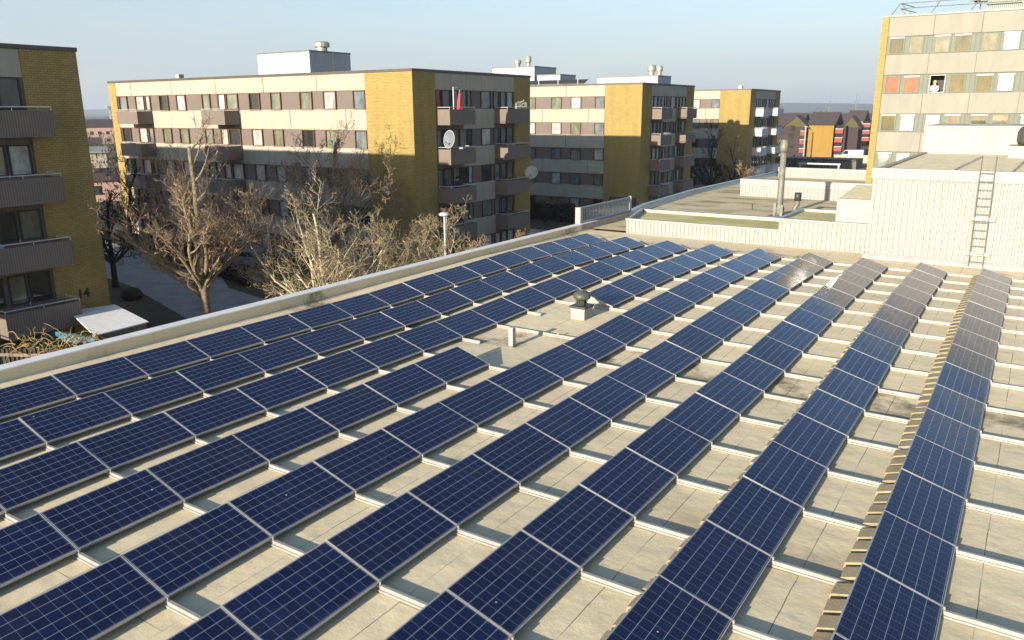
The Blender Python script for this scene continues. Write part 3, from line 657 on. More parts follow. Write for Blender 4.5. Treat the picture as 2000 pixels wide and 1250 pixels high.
# dishes
def dish(label, loc, r, az, tilt, m=None, tw=0):
    t = thing('satellite_dish', label, 'satellite dish', loc, az)
    b = MB(); n = 20; rings = 5
    for s_, k0 in ((0, 0), (1, 1)):
        pass
    prof = [(r*i/rings, r*.28*(i/rings)**2) for i in range(rings+1)]
    prof2 = [(a, z-.02) for a, z in reversed(prof)]
    b.lathe([(max(a, .004), z) for a, z in prof+prof2], n=n)
    o = b.obj('reflector', m or WHITEF, t, True); o.rotation_euler = (R(90)-tilt, 0, 0); o.location = (0, 0, r*1.05)
    rim = MB().tube([(r*cos(2*pi*k/28), r*sin(2*pi*k/28), r*.28) for k in range(29)], .028, 6).obj('rim', WHITEF, t, True); rim.rotation_euler = o.rotation_euler; rim.location = o.location
    MB().tube([(0, .02, -.3), (0, .02, r), (0, 0, r*1.05)], .03, 6).obj('mast', STEEL, t)
    MB().tube([(0, 0, r*.3), (0, -r*.75, r*.75)], .02, 5).box(-.06, .06, -r*.85, -r*.7, r*.68, r*.85).obj('feed_arm', STEEL, t)
    return t
dish('large white mesh satellite dish on the near second balcony of the largest block', (-27.85, 32.3, 3.2), .64, R(-16), R(8), mat('dish_grey_mesh', (.17, .20, .23), .6))
dish('round white satellite dish on the outer third balcony of the largest block', (-27.7, 43.3, .2), .55, R(15), R(15))
dish('round grey satellite dish low at the foot of the largest block', (-27.6, 43.4, -5.4), .62, R(0), R(25), mat('dish_grey', (.45, .47, .47), .5))
# parasol and pole on the top balcony
pa = thing('closed_parasol', 'closed red parasol standing on the top near balcony of the largest block', 'parasol', (-28.1, 33.8, 5.05))
MB().bar((0, 0, 0), (0, 0, 2.35), .025).obj('pole', WHITEF, pa)
b = MB(); prof = [(.24, .75), (.2, .9), (.17, 1.2), (.15, 1.5), (.1, 1.9), (.03, 2.25)]
n0 = 0
for r_, z_ in prof:
    for k in range(12): an = 2*pi*k/12; rr = r_*(1+.25*(k % 2)); b.v.append((rr*cos(an), rr*sin(an), z_))
for i in range(len(prof)-1):
    for k in range(12): b.f.append((i*12+k, i*12+(k+1) % 12, (i+1)*12+(k+1) % 12, (i+1)*12+k))
b.obj('folded_cloth', REDCL, pa)
tag(MB().bar((0, 0, 0), (0, 0, 2.55), .045, 8).bar((0, 0, 2.5), (.1, .3, 2.5), .02, 4).obj('balcony_pole', RAILW, None, loc=(-28.0, 32.9, 5.05)), 'pale upright pole beside the red parasol on the top balcony', 'pole')
for i, (dy, h, lab) in enumerate(((-.5, .3, 'left white flower pot on the far top balcony railing'), (0, .45, 'middle white flower pot on the far top balcony railing'), (.45, .5, 'tall white flower pot on the far top balcony railing'), (.9, .3, 'right white flower pot on the far top balcony railing'))):
    f = thing('potted_plant', lab, 'potted plant', (-27.82, 41.6+dy, 6.05), group='white pots on the far top balcony')
    MB().lathe([(.08, 0), (.12, .2)], n=10).obj('pot', WHITEF, f)
    b = MB()
    for k in range(24):
        an = random.uniform(0, 6.28); rr = random.uniform(.02, .15); z_ = .2+random.uniform(0, h); c = Vector((rr*cos(an), rr*sin(an), z_)); d = Vector((random.uniform(-1, 1), random.uniform(-1, 1), random.uniform(0, 1))).normalized()*.07
        b.poly([c-d, c+d.orthogonal().normalized()*.03, c+d])
    b.obj('flowers', WCLOTH, f)

# people
def person(label, loc, az, shirt, hair, arm=0, seated=False):
    t = thing('person', label, 'person', loc, az)
    me = bpy.data.meshes.new('body')
    V = [(0, 0, .95), (0, 0, 1.15), (0, .01, 1.38), (0, 0, 1.5), (0, -.02, 1.60), (0, -.03, 1.70),
         (.18, 0, 1.40), (.25, -.05, 1.14), (.20, -.28, 1.08), (.16, -.36, 1.08), (-.18, 0, 1.40), (-.25, -.05, 1.14), (-.20, -.28, 1.08), (-.16, -.36, 1.08),
         (.10, 0, .88), (.11, -.01, .48), (.11, .02, .08), (.11, -.12, .04), (-.10, 0, .88), (-.11, -.01, .48), (-.11, .02, .08), (-.11, -.12, .04)]
    Ed = [(0, 1), (1, 2), (2, 3), (3, 4), (4, 5), (2, 6), (6, 7), (7, 8), (8, 9), (2, 10), (10, 11), (11, 12), (12, 13), (0, 14), (14, 15), (15, 16), (16, 17), (0, 18), (18, 19), (19, 20), (20, 21)]
    Rd = [.15, .13, .15, .055, .09, .085, .06, .045, .035, .03, .06, .045, .035, .03, .085, .06, .04, .035, .085, .06, .04, .035]
    me.from_pydata(V, Ed, []); o = link('body', me, t)
    sk = o.modifiers.new('skin', 'SKIN'); 
    for i, r_ in enumerate(Rd): me.skin_vertices[0].data[i].radius = (r_, r_*.8)
    me.skin_vertices[0].data[0].use_root = True
    ss = o.modifiers.new('sub', 'SUBSURF'); ss.levels = 1; ss.render_levels = 2
    me.materials.append(SKIN)
    # clothing follows the torso and arms
    MB().lathe([(.17, .86), (.18, 1.0), (.16, 1.15), (.19, 1.32), (.17, 1.43), (.08, 1.49)], n=16).obj('shirt', shirt, t, True)
    MB().tube([(.17, 0, 1.41), (.265, -.05, 1.14), (.21, -.24, 1.09)], [.085, .062, .05], 8).tube([(-.17, 0, 1.41), (-.265, -.05, 1.14), (-.21, -.24, 1.09)], [.085, .062, .05], 8).obj('sleeve', shirt, t, True)
    MB().tube([(.1, 0, .95), (.11, -.01, .48), (.11, .02, .1)], [.12, .09, .07], 8).tube([(-.1, 0, .95), (-.11, -.01, .48), (-.11, .02, .1)], [.12, .09, .07], 8).obj('trousers', DCLOTH, t, True)
    b = MB().lathe([(.095, 1.60), (.115, 1.68), (.11, 1.76), (.07, 1.81), (.01, 1.825)], (0, .012, 0), 14).obj('hair', hair, t, True)
    return t
person('dark clothed person leaning on the third floor balcony of the largest block', (-28.1, 33.3, -.65), R(90), DCLOTH, DKHAIR)
# ------------------------------------------------------------------ tower block on the right
TX, TY = -2.55, 51.5
T = thing('tower_block', 'tall cream panelled tower with a yellow brick edge on the right', 'tower block', (12, 58, G0)); 
def to(mb, nm, m): return tobj(mb, nm, m, T)
nx0, nx1 = TX+.62+2.95+.04, TX+.62+2.95+.98
to(MB().box(TX+.1, 34, TY+1.4, TY+14, G0, 12.28).box(TX+.1, nx0, TY+.1, TY+1.4, G0, 12.28).box(nx1, 34, TY+.1, TY+1.4, G0, 12.28).box(nx0, nx1, TY+.1, TY+1.4, G0, 7.04).box(nx0, nx1, TY+.1, TY+1.4, 8.18, 12.28), 'wall', GREENGREY)
to(MB().box(TX, TX+.46, TY, TY+14.05, G0, 12.32), 'brick_edge', BRICK)
to(MB().box(TX-.06, 34.06, TY-.05, TY+14.1, 12.32, 12.45), 'roof_coping', COPING_G)
tz = [10.98, 8.31, 5.53, 2.78, .0, -2.8]
for i, a in enumerate([10.98]+[x for x in tz[1:]]):
    top = 12.30 if i == 0 else a+1.40
    mb = MB(); x = TX+.5; xs = []; sh = (i % 2)*0
    x = TX+.5; first = [2.95, 2.85, 2.75][i % 3]
    mb.box(x, x+first-.015, TY-.0, TY+.1, a, top); x += first
    while x < 33: mb.box(x+.015, min(x+3.0, 34)-.015, TY-.0, TY+.1, a, top); x += 3.0
    to(mb, 'facade_band', BEIGE2)
rows_ = {0: [P_OLIVE, P_CREAM, P_CREAM, P_OLIVE, P_CREAM, P_WHITE, P_OLIVE, P_CREAM], 1: [P_RED, P_RED, P_DARK, P_OLIVE, P_OLIVE, P_WHITE, P_DARK, P_OLIVE], 2: [P_OLIVE, P_WHITE, P_WHITE, P_CREAM, P_OLIVE, P_CREAM, P_WHITE, P_CREAM]}
for i, z in enumerate((9.74, 7.0, 4.27, 1.5, -1.2)):
    for j in range(24):
        g, k = divmod(j, 2); x = TX+.62+g*2.95+k*1.28
        pm = rows_.get(i, [random.choice(BP)]*8)[j] if j < 8 else random.choice([P_OLIVE, P_CREAM, P_WHITE, P_DARK])
        if i == 1 and j == 2:
            link('window', winframe(1.02, 1.22, .06, .05).mesh('window', WHITEF), T, (x-12, TY+.1-58, z-G0)); link('unlit_room_sheet', MB().box(nx0+.002, nx1-.002, 1.2, 1.25, 7.045, 8.175).mesh('unlit_room_sheet', DARKF), T, (-12, TY-58, -G0)); continue  # dark sheet stands in for the shade of the room inside
        o = window(T, x-12, TY+.1-58, z-G0, 1.02, 1.22, '-y', GREENGREY if not (i == 1 and j == 2) else WHITEF, pm, .05)
        if not (i == 1 and j == 2) and (i+j) % 3 != 1:
            MB().box(.0, 1.02, -.1, -.02, 1.10, 1.20).obj('awning_box', WHITEF, o)
to(MB().box(TX+.5, 34, TY+.03, TY+.1, 9.72, 9.735), 'sill', DARKF)
person('fair haired person in white at the open window of the tower', (1.36, 51.95, 6.05), 0, WCLOTH, HAIR)
# roof railing and plant on the tower
gr = thing('roof_guardrail', 'thin grey guardrail frame on the tower roof edge', 'guardrail', (0, 52, 12.45))
q = MB()
for z in (13.0, 13.35): q.bar((-1.6, 52.6, z), (6, 52.6, z), .03, 5).bar((-1.6, 52.6, z), (-1.0, 56, z), .03, 5)
tobj(q, 'rail', STEEL, gr)
for x in (-1.6, 1, 3.5): tobj(MB().bar((x-.5, 52.0, 12.45), (x, 52.6, 13.38), .03, 5), 'brace', STEEL, gr)
tobj(MB().bar((-1.6, 52.6, 13.35), (-.7, 52.6, 12.45), .03, 5), 'brace', STEEL, gr); tobj(MB().bar((-1.6, 52.6, 13.0), (-1.1, 52.6, 12.45), .03, 5), 'brace', STEEL, gr)
me_ = thing('roof_screen', 'grey mesh screened enclosure on top of the tower', 'roof enclosure', (8, 53, 12.45))
tobj(MB().box(3.9, 20, 53, 60, 12.4, 14.5), 'screen', ribbed_mat('grey_mesh_screen', (.24, .27, .24), .12, .5), me_)
q = MB()
for z in (12.9, 13.4, 13.9): q.box(3.85, 20, 52.9, 52.96, z, z+.06)
tobj(q, 'frame', WHITEF, me_)
an_ = thing('air_unit', 'dark box with a pale disc at the corner of the tower roof screen', 'air unit', (3.2, 53, 12.45))
MB().box(-.1, .7, -.2, .4, .7, 1.9).obj('casing', DKMETAL, an_); MB().lathe([(.3, 0), (.3, .05)], n=16).obj('disc', WHITEF, an_).location = (-.1, -.3, .75)
MB().bar((.3, 0, -.03), (.3, 0, .75), .05).obj('post', STEEL, an_)

# ------------------------------------------------------------------ ground, paths and planting
tag(MB().poly([(-9000, -600, -6.6), (9000, -600, -6.6), (9000, 16000, -6.6), (-9000, 16000, -6.6)]).obj('ground', FARG), kind='structure')
tag(MB().poly([(-90, -40, -6.58), (-10, -40, -6.58), (-10, 160, -6.58), (-90, 160, -6.58)]).obj('lawn', GRASSM), kind='structure')
path = [(-58, 19.4), (-47, 17.6), (-40.5, 15.6), (-34, 13.6), (-22, 11), (-13, 10), (-13, 15), (-24, 17), (-33, 19.6), (-40, 21.0), (-45, 24.0), (-54, 27.5), (-70, 29), (-80, 27), (-80, 20)]
tag(MB().poly([(x, y, -6.56) for x, y in path]).obj('path', ASPH), kind='structure')
tag(MB().poly([(-27, 20, -6.56), (-13, 20, -6.56), (-13, 130, -6.56), (-27, 130, -6.56)]).obj('road', ASPH), kind='structure')
tag(MB().poly([(-70, 48, -6.555), (-29, 48, -6.555), (-29, 58, -6.555), (-70, 58, -6.555)]).obj('pavement', ASPH), kind='structure')
def grow(seed, h, spread, trunk_h, r0_, limbs, levels, bark, twig, name, label, loc, cat='tree', up_bias=.35, dens=1.0, nsub=(5, 5, 4, 3), group=None, upright=0, thick=1.0, first=.25, leader=True, twigmin=.006, lowest=.72, tl=1, crook=1.0):
    rnd = random.Random(seed); t = thing(name, label, cat, loc, group=group)
    A, B = MB(), MB()
    def branch(p, d, ln_, r, lev):
        n = 8 if lev < 1 else 6 if lev < 2 else 5 if lev < 3 else 3
        pts = [p]; dd = d.copy(); rr = [r]
        for i in range(n):
            wob = Vector((rnd.gauss(0, 1), rnd.gauss(0, 1), rnd.gauss(0, .7)))*(.11 if lev < 2 else .17)*crook
            dd = (dd+wob+Vector((0, 0, up_bias*(.24 if lev else .07)))).normalized()
            pts.append(pts[-1]+dd*ln_/n); rr.append(r*(1-.8*(i+1)/n) if lev else r*(1-.5*(i+1)/n))
        rr = [max(x, twigmin) for x in rr]
        (A if lev <= tl else B).tube(pts, rr, 6 if lev == 0 else 5 if lev == 1 else 3, cap=lev < 2)
        if lev >= levels: return
        k = max(2, int(nsub[min(lev, len(nsub)-1)]*dens))
        for i in range(k):
            f = first+(1-first)*(i+rnd.random()*.8)/k; f = min(f, .98); j = min(int(f*n), n-1); q_ = f*n-j
            pp = pts[j].lerp(pts[j+1], q_); loc_d = (pts[j+1]-pts[j]).normalized()
            side = loc_d.orthogonal().normalized(); side.rotate(Matrix.Rotation(rnd.uniform(0, 6.283), 3, loc_d))
            ang = R(rnd.uniform(28, 62)); nd = (loc_d*cos(ang)+side*sin(ang)).normalized()
            branch(pp, nd, ln_*rnd.uniform(.42, .72)*(1.05-.45*f), rr[j]*rnd.uniform(.5, .68), lev+1)
    # trunk
    top = Vector((rnd.uniform(-.2, .2), rnd.uniform(-.2, .2), trunk_h))
    A.tube([(0, 0, 0), (0, 0, .25), (top.x*.5, top.y*.5, trunk_h*.55), top], [r0_*1.5, r0_*1.1, r0_, r0_*.9], 9)
    if leader: 
        hh = h-trunk_h; branch(top, Vector((.05, .02, 1)).normalized(), hh*.82, r0_*.75, 0)
    for i in range(limbs):
        an = 6.283*i/limbs+rnd.uniform(-.4, .4); z = trunk_h*(rnd.uniform(lowest, 1)) if upright < .9 else rnd.uniform(.0, .15)*trunk_h+.05
        tilt = R(rnd.uniform(30, 75))*(1-upright*.5); d = Vector((cos(an)*sin(tilt), sin(an)*sin(tilt), cos(tilt)))
        L_ = spread*rnd.uniform(.8, 1.05)*(sin(tilt)*.4+.6)
        branch(Vector((top.x*z/trunk_h, top.y*z/trunk_h, z)), d, L_, r0_*rnd.uniform(.4, .6), 0 if levels > 3 else 1)
    A.obj('trunk', bark, t, True); B.obj('crown', twig, t)
    return t
grow(11, 11.9, 5.0, 6.0, .24, 17, 4, BARK, TWIG, 'bare_tree', 'largest bare tree with reddish brown twigs in front of the lit facade', (-27.4, 10.1, -6.55), group='bare winter trees', nsub=(6, 5, 4, 3), twigmin=.0075, lowest=.5, up_bias=.6, upright=.3)
grow(29, 8.6, 6.4, 1.6, .15, 17, 4, PALEBARK, PALETWIG, 'bare_tree', 'dense pale bushy bare tree behind the roof parapet', (-24.2, 15.5, -6.55), group='bare winter trees', nsub=(6, 5, 4, 3), up_bias=.5, twigmin=.008, tl=2, crook=1.25)
grow(31, 7.4, 5.0, 1.6, .14, 13, 4, PALEBARK, PALETWIG, 'bare_tree', 'smaller pale bare tree around the street lamp, right of the dense one', (-20.6, 22, -6.55), group='bare winter trees', nsub=(5, 5, 4, 3), up_bias=.5, twigmin=.008, tl=2, crook=1.25)
grow(47, 5.6, 2.8, 1.2, .12, 7, 4, BARK, TWIG, 'bare_tree', 'low brownish bare tree at the right end of the parapet trees', (-18.0, 26.5, -6.55), group='bare winter trees', nsub=(5, 5, 4, 3), up_bias=.7, twigmin=.012)
grow(53, 11.8, 6.4, 4.8, .18, 12, 4, BARK, TWIG, 'bare_tree', 'slender bare tree close to the shaded brick corner of the largest block', (-31.9, 24.0, -6.55), group='bare winter trees', nsub=(5, 5, 4, 3), twigmin=.012)
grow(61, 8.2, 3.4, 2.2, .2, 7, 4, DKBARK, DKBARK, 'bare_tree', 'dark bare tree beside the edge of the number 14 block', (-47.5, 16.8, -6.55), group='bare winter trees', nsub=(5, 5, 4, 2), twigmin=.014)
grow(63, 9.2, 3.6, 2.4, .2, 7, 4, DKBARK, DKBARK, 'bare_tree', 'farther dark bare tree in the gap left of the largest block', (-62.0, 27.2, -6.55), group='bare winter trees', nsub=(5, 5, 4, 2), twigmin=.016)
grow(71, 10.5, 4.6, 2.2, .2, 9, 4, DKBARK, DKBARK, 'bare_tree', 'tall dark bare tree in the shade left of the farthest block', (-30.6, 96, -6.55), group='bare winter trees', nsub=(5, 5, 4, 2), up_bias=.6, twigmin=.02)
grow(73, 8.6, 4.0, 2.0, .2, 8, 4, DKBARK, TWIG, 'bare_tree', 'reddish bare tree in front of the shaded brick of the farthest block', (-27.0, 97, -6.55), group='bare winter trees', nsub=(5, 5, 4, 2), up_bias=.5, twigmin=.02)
grow(79, 5.2, 2.6, 1.2, .16, 8, 4, PALEBARK, PALETWIG, 'bare_tree', 'little pollarded pale tree before the dark red house', (-44.2, 180, -6.55), group='bare winter trees', nsub=(5, 4, 3, 2), up_bias=.7, twigmin=.04)
for i, (x, y, h, s, lab) in enumerate(((-24.4, 84, 5.6, 2.9, 'taller straw yellow bush behind the roof edge'), (-24.0, 76.5, 4.2, 2.6, 'lower straw yellow bush left of the taller one'), (-22.8, 71, 3.2, 1.8, 'smallest straw yellow bush next to the balcony foot'))):
    grow(90+i, h, s, .4, .09, 22, 3, STRAW, STRAW, 'winter_bush', lab, (x, y, -6.55), 'bush', .8, 1, (9, 8, 6), 'straw yellow bushes behind the roof edge', 1, leader=False, twigmin=.018)
for i, (x, y, lab) in enumerate(((-33.5, 63.5, 'dark bare shrub below the second block, left one'), (-37.5, 62, 'dark bare shrub below the second block, right of the dishes'))):
    grow(120+i, 3.4, 2.2, .3, .06, 14, 3, DKBARK, DKBARK, 'winter_bush', lab, (x, y, -6.55), 'bush', .8, 1, (7, 6, 5), None, 1, leader=False, twigmin=.015)
# brown creeper along the near fence, bottom left
cr_ = thing('creeper', 'tangled golden brown creeper on the fence at the bottom left', 'climbing plant', (-20.3, -1.4, -4.2))
rn = random.Random(5); b = MB()
for i in range(85):
    f = rn.random(); p0 = Vector((-3.6+f*4.3, .2+f*1.2+rn.uniform(-.25, .25), 1.55+f*.55+rn.uniform(-.5, .2))); pts = [p0]; d = Vector((rn.uniform(-1, 1), rn.uniform(-1, 1), rn.uniform(-.2, 1.0))).normalized()
    for k in range(7): d = (d+Vector((rn.gauss(0, .4), rn.gauss(0, .4), rn.gauss(-.22, .3)))).normalized(); pts.append(pts[-1]+d*.13)
    b.tube(pts, [.022-.002*k for k in range(8)], 4, False)
b.obj('stems', STRAW, cr_)
fe = thing('board_fence', 'dark timber fence carrying the golden brown creeper', 'fence', (-20.3, -1.4, -6.55))
b = MB(); 
for k in range(22): x = -3.9+k*.22; y = .1+(x+3.9)*.28; b.box(x, x+.19, y, y+.05, 0, 3.65+.11*k*.22/ .22*.22)
b.obj('boards', mat('dark_fence_boards', (.045, .035, .025), .9), fe); MB().bar((-4, .05, 3.4), (6.5, 3.0, 4.2), .07, 6).obj('rail', BARK, fe)
# hedges
def hedge(label, pts, h, wd, nm='hedge', m=HEDGE):
    t = thing(nm, label, 'hedge', (pts[0][0], pts[0][1], -6.58)); b = MB(); rn2 = random.Random(len(label))
    for (x0, y0), (x1, y1) in zip(pts, pts[1:]):
        L_ = math.hypot(x1-x0, y1-y0); nn = int(L_*260*h)
        for i in range(nn):
            f = rn2.random(); c = Vector((x0+(x1-x0)*f-pts[0][0]+rn2.uniform(-wd, wd), y0+(y1-y0)*f-pts[0][1]+rn2.uniform(-wd, wd), rn2.random()**.6*h*(1+.15*math.sin(f*L_*1.7))))
            d = Vector((rn2.gauss(0, 1), rn2.gauss(0, 1), rn2.gauss(0, 1))).normalized()*.16; o_ = d.orthogonal().normalized()*.07
            b.poly([c-d, c+o_, c+d, c-o_])
    b.obj('foliage', m, t); return t
hedge('low dark brown hedge along the foot of the largest block', [(-66, 28.2), (-52, 28.0), (-38, 27.6)], 1.1, .7)
hedge('short dark hedge beside the grey path under the bare trees', [(-52, 24.4), (-46, 24.2), (-39, 22.4)], .8, .6)
hedge('dark hedge at the foot of the second block', [(-58, 65.5), (-45, 65.4), (-33, 65.0)], 1.8, .8)
tag(MB().lathe([(.6, 0), (.75, .3), (.5, .7), (.05, .85)], n=9).obj('round_shrub', HEDGE, None, loc=(-42.8, 15.2, -6.58)), 'single small round dark shrub at the path edge', 'shrub')
# canopy beside block 14
cp = thing('entrance_canopy', 'flat white sheet canopy half in shadow beside the number 14 block', 'canopy', (-26.5, 4.1, -3.25))
cpz = [(-29.25, 4.0), (-28.6, 5.9), (-24.15, 4.85), (-24.0, 2.25)]
MB().prism([(x+26.5, y-4.1) for x, y in cpz], 2, 0, .05).obj('roof_sheet', CANOPY, cp)
for x, y in cpz: MB().box(x+26.42+(.1 if x < -28 else 0), x+26.54+(.1 if x < -28 else 0), y-4.12, y-4.04, -3.3, -.002).obj('post', DKBARK, cp)
MB().box(2.35, 2.42, -1.7, .6, -.22, -.02).obj('edge_board', BARK, cp)
tag(MB().prism([(-28.4, -3.75), (-24.6, -3.5), (-24.9, -3.72), (-27.2, -4.1)], 1, 2.6, 2.75).obj('tarpaulin', BLUET, None), 'blue tarpaulin hanging below the white canopy', 'tarpaulin')
# street lamps
def lamp(label, x, y, h, col_, r=.06, head='flat', z0=-6.56):
    t = thing('street_lamp', label, 'street lamp', (x, y, z0), group='street lamps')
    MB().tube([(0, 0, 0), (0, 0, 1), (0, 0, h)], [r*1.3, r, r*.8], 8).obj('pole', col_, t)
    if head == 'flat': MB().lathe([(.05, h), (.3, h+.05), (.34, h+.14), (.2, h+.22), (.02, h+.25)], n=14).obj('lamp_head', col_, t, True)
    else: MB().box(-.5, .5, -.08, .08, h, h+.09).obj('lamp_head', col_, t)
    return t
lamp('dark green street lamp on the grey path left of the largest tree', -49.97, 23.55, 3.5, mat('dark_green_paint', (.04, .08, .07), .5))
lamp('white street lamp rising out of the right pale tree', -19.0, 20.0, 6.75, RAILW, .07)
lamp('thin white street lamp beside the farthest block', -36.9, 145, 3.3, RAILW, .12)
lamp('white T headed street lamp left of the flue in the far car park', -29.8, 122, 4.2, RAILW, .1, 'T')
lamp('white T headed street lamp in front of the ochre house wall', -43.7, 205, 8.0, RAILW, .16, 'T')
# parked cars between the trees
CARG = mat('dark_blue_car_paint', (.02, .03, .05), .25, .3, var=.02); CARS = mat('silver_car_paint', (.35, .37, .40), .3, .5, var=.03)
def car(label, x, y, rz, paint):
    t = thing('parked_car', label, 'car', (x, y, -6.55), rz, 'cars parked behind the trees')
    side = [(-2.1, .35), (-2.15, .75), (-1.9, .95), (-1.25, 1.02), (-.7, 1.42), (.75, 1.46), (1.45, 1.05), (2.05, .95), (2.15, .6), (2.1, .35)]
    MB().prism(side, 1, -.82, .82).obj('body', paint, t)
    MB().prism([(-1.15, 1.02), (-.66, 1.37), (.72, 1.40), (1.3, 1.05)], 1, -.835, .835).obj('side_glass', P_DARK, t)
    for x_ in (-1.35, 1.35):
        for y_ in (-.8, .8):
            w_ = MB().lathe([(.05, -.09), (.32, -.09), (.34, 0), (.32, .09), (.05, .09)], n=16).obj('wheel', DKMETAL, t); w_.rotation_euler = (R(90), 0, 0); w_.location = (x_, y_, .33)
    for y_ in (-.6, .6): MB().box(2.08, 2.17, y_-.17, y_+.17, .66, .82).obj('headlight', WHITEF, t)
    return t
car('dark blue parked car behind the largest tree', -50.1, 36.3-9.0, R(8), CARG); car('silver parked car to the left of the dark blue one', -45.3, 27.2, R(8), CARS)
tag(MB().lathe([(.3, 0), (.34, .9), (.3, 1.0)], n=12).obj('litter_bin', WHITEF, None, loc=(-55.7, 22.1, -6.56)), 'small pale litter bin at the end of the dark hedge', 'litter bin')
# white gate bar beside the second block
gb = thing('barrier', 'thin white horizontal barrier bar by the corner of the second block', 'barrier', (-22.5, 47, -4.2))
MB().box(-3.2, 3.0, -.05, .05, 0, .12).obj('bar', RAILW, gb); MB().box(.1, .3, -.04, .04, -2.36, 0).obj('post', RAILW, gb); MB().box(-2.9, -2.75, -.04, .04, -2.36, 0).obj('post', RAILW, gb)

# ------------------------------------------------------------------ far houses on the right
def ghouse(label, x, y, w_, d, h, rh, gable_x, wall, roofm=SLATE, rz=0):
    """house with its ridge along X, front wall facing -Y; gable wing facing -Y at gable_x"""
    t = thing('terraced_house', label, 'house', (x, y, -6.58), rz, 'dark roofed ochre and red houses in the distance')
    MB().box(0, w_, 0, d, 0, h).obj('wall', wall, t)
    MB().prism([(-.6, h-.3), (d/2, h+rh), (d+.6, h-.3)], 0, -.4, w_+.4).obj('roof', roofm, t)
    return t
H = [(-66, 212, 14.5, 'dark red timber house with a gable left of the ochre wall'), (-48.6, 224, 7.3, 'wide house with a blank sunlit ochre brick wall'), (-46, 262, 6.0, 'ochre house with a white window right of the second gable'), ]
h1 = ghouse('wide house with a blank sunlit ochre brick wall', -44.6, 212, 6.45, 10, 8.7, 3.0, 0, BRICK2)
h0_ = ghouse('gabled house with a dark red shaded front nearest the flue', -55.6, 216, 8.0, 10, 8.4, 3.0, 0, SHADED_RED)
def gable(parent, x, w_, y, h, rh, wall, depth=6):
    MB().box(x, x+w_, y, y+depth, 0, h).obj('gable_wing', wall, parent)
    MB().prism([(x, h), (x+w_, h), (x+w_/2, h+rh-.25)], 1, y+.02, y+depth).obj('gable_wall', SHADEB, parent)
    MB().prism([(x-.6, h-.35), (x+w_/2, h+rh), (x+w_+.6, h-.35), (x+w_+.6, h-.6), (x+w_/2, h+rh-.28), (x-.6, h-.6)], 1, y-.5, y+depth).obj('gable_roof', SLATE, parent)
SHADEB = mat('shaded_olive_gable', (.09, .08, .03), .9)  # gable tops on the shaded side, their shade mixed into the olive colour
gable(h0_, 4.6, 6.2, -5.0, 8.0, 2.9, SHADED_RED)
def balconies(parent, x, y, n, h0, wall, w_=1.8, step=2.3):
    for k in range(n):
        o = MB().box(x, x+w_, y-1.0, y, h0+k*step, h0+k*step+1.15).obj('balcony', wall, parent); MB().box(x-.04, x+w_+.04, y-1.05, y, h0+k*step+1.15, h0+k*step+1.28).obj('handrail', RAILW, o)
        MB().box(x+.3, x+w_-.3, y-.06, y-.01, h0+k*step+1.3, h0+k*step+2.1).obj('window', P_DARK, parent)
balconies(h0_, 9.3, -4.6, 3, 1.0, REDW, 1.5)
MB().box(6.9, 9.4, .6, 6, 0, 8.2).obj('side_wing', SHADED_RED, h1)
balconies(h1, 6.95, .55, 3, 1.6, REDW, 1.9)
for z in (2.3, 4.9, 7.0): MB().box(6.2, 7.6, -5.2, -5.05, z, z+1.2).obj('window', P_DARK, h0_)
gable(h1, 8.0, 4.0, 3.0, 7.8, 3.0, SHADED_RED, 6)
h2 = ghouse('ochre house with a small white window, right of the red balconies', -48.8, 284, 5.2, 10, 8.8, 3.2, 0, BRICK2)
MB().box(.9, 2.0, -.08, -.01, 4.0, 5.4).obj('window', WHITEF, h2); MB().box(.8, 1.9, -.08, -.01, 1.4, 2.6).obj('window', WHITEF, h2)
balconies(h2, 5.3, .2, 3, 1.8, REDW, 2.4)
h3 = ghouse('long dark tiled roof running behind the ochre houses', -82, 300, 56, 12, 6.6, 4.2, 0, SHADED_RED)
# sheds and frames before them
pg = thing('pergola', 'white open pergola frame beyond the far corrugated parapet', 'pergola', (-26.5, 130, -6.56))
for x in (0, 3.2, 6.4): MB().box(x, x+.25, 0, .2, 0, 3.2 if x != 3.2 else 2.2).obj('post', RAILW, pg)
MB().box(-.2, 6.8, -.05, .2, 3.2, 3.45).box(0, 6.6, -.02, .18, 2.1, 2.3).obj('beam', RAILW, pg)
cpk = thing('carport', 'long low grey blue carport roof before the far houses', 'carport', (-46, 168, -6.56))
MB().box(-8, 22, 0, 8, 1.7, 1.95).obj('roof', SLATE, cpk); MB().box(-8, 22, .3, 7.8, 0, 1.7).obj('wall', mat('blue_grey_board', (.15, .13, .11), .8), cpk)
wv = thing('parked_van', 'white van parked at the far right before the red balconies', 'van', (-31.5, 205, -6.56))
MB().prism([(-2.6, .4), (-2.6, 1.2), (-1.8, 2.3), (2.6, 2.4), (2.6, .4)], 1, -1, 1).obj('body', WHITEF, wv)
for x in (-1.6, 1.7): MB().tube([(x, -1.05, .4), (x, 1.05, .4)], .4, 12).obj('wheel', DKMETAL, wv)
MB().prism([(-2.45, 1.3), (-1.75, 2.15), (-1.0, 2.15), (-1.0, 1.3)], 1, -1.01, 1.01).obj('side_glass', P_DARK, wv)
fw_ = thing('low_wall', 'low pale wall running in front of the far car park', 'wall', (-30, 190, -6.56)); MB().box(-3, 14, 0, .4, 0, 1.6).obj('wall', BEIGE, fw_); MB().box(-3.1, 14.1, -.1, .5, 1.6, 1.8).obj('cap', WHITEF, fw_)

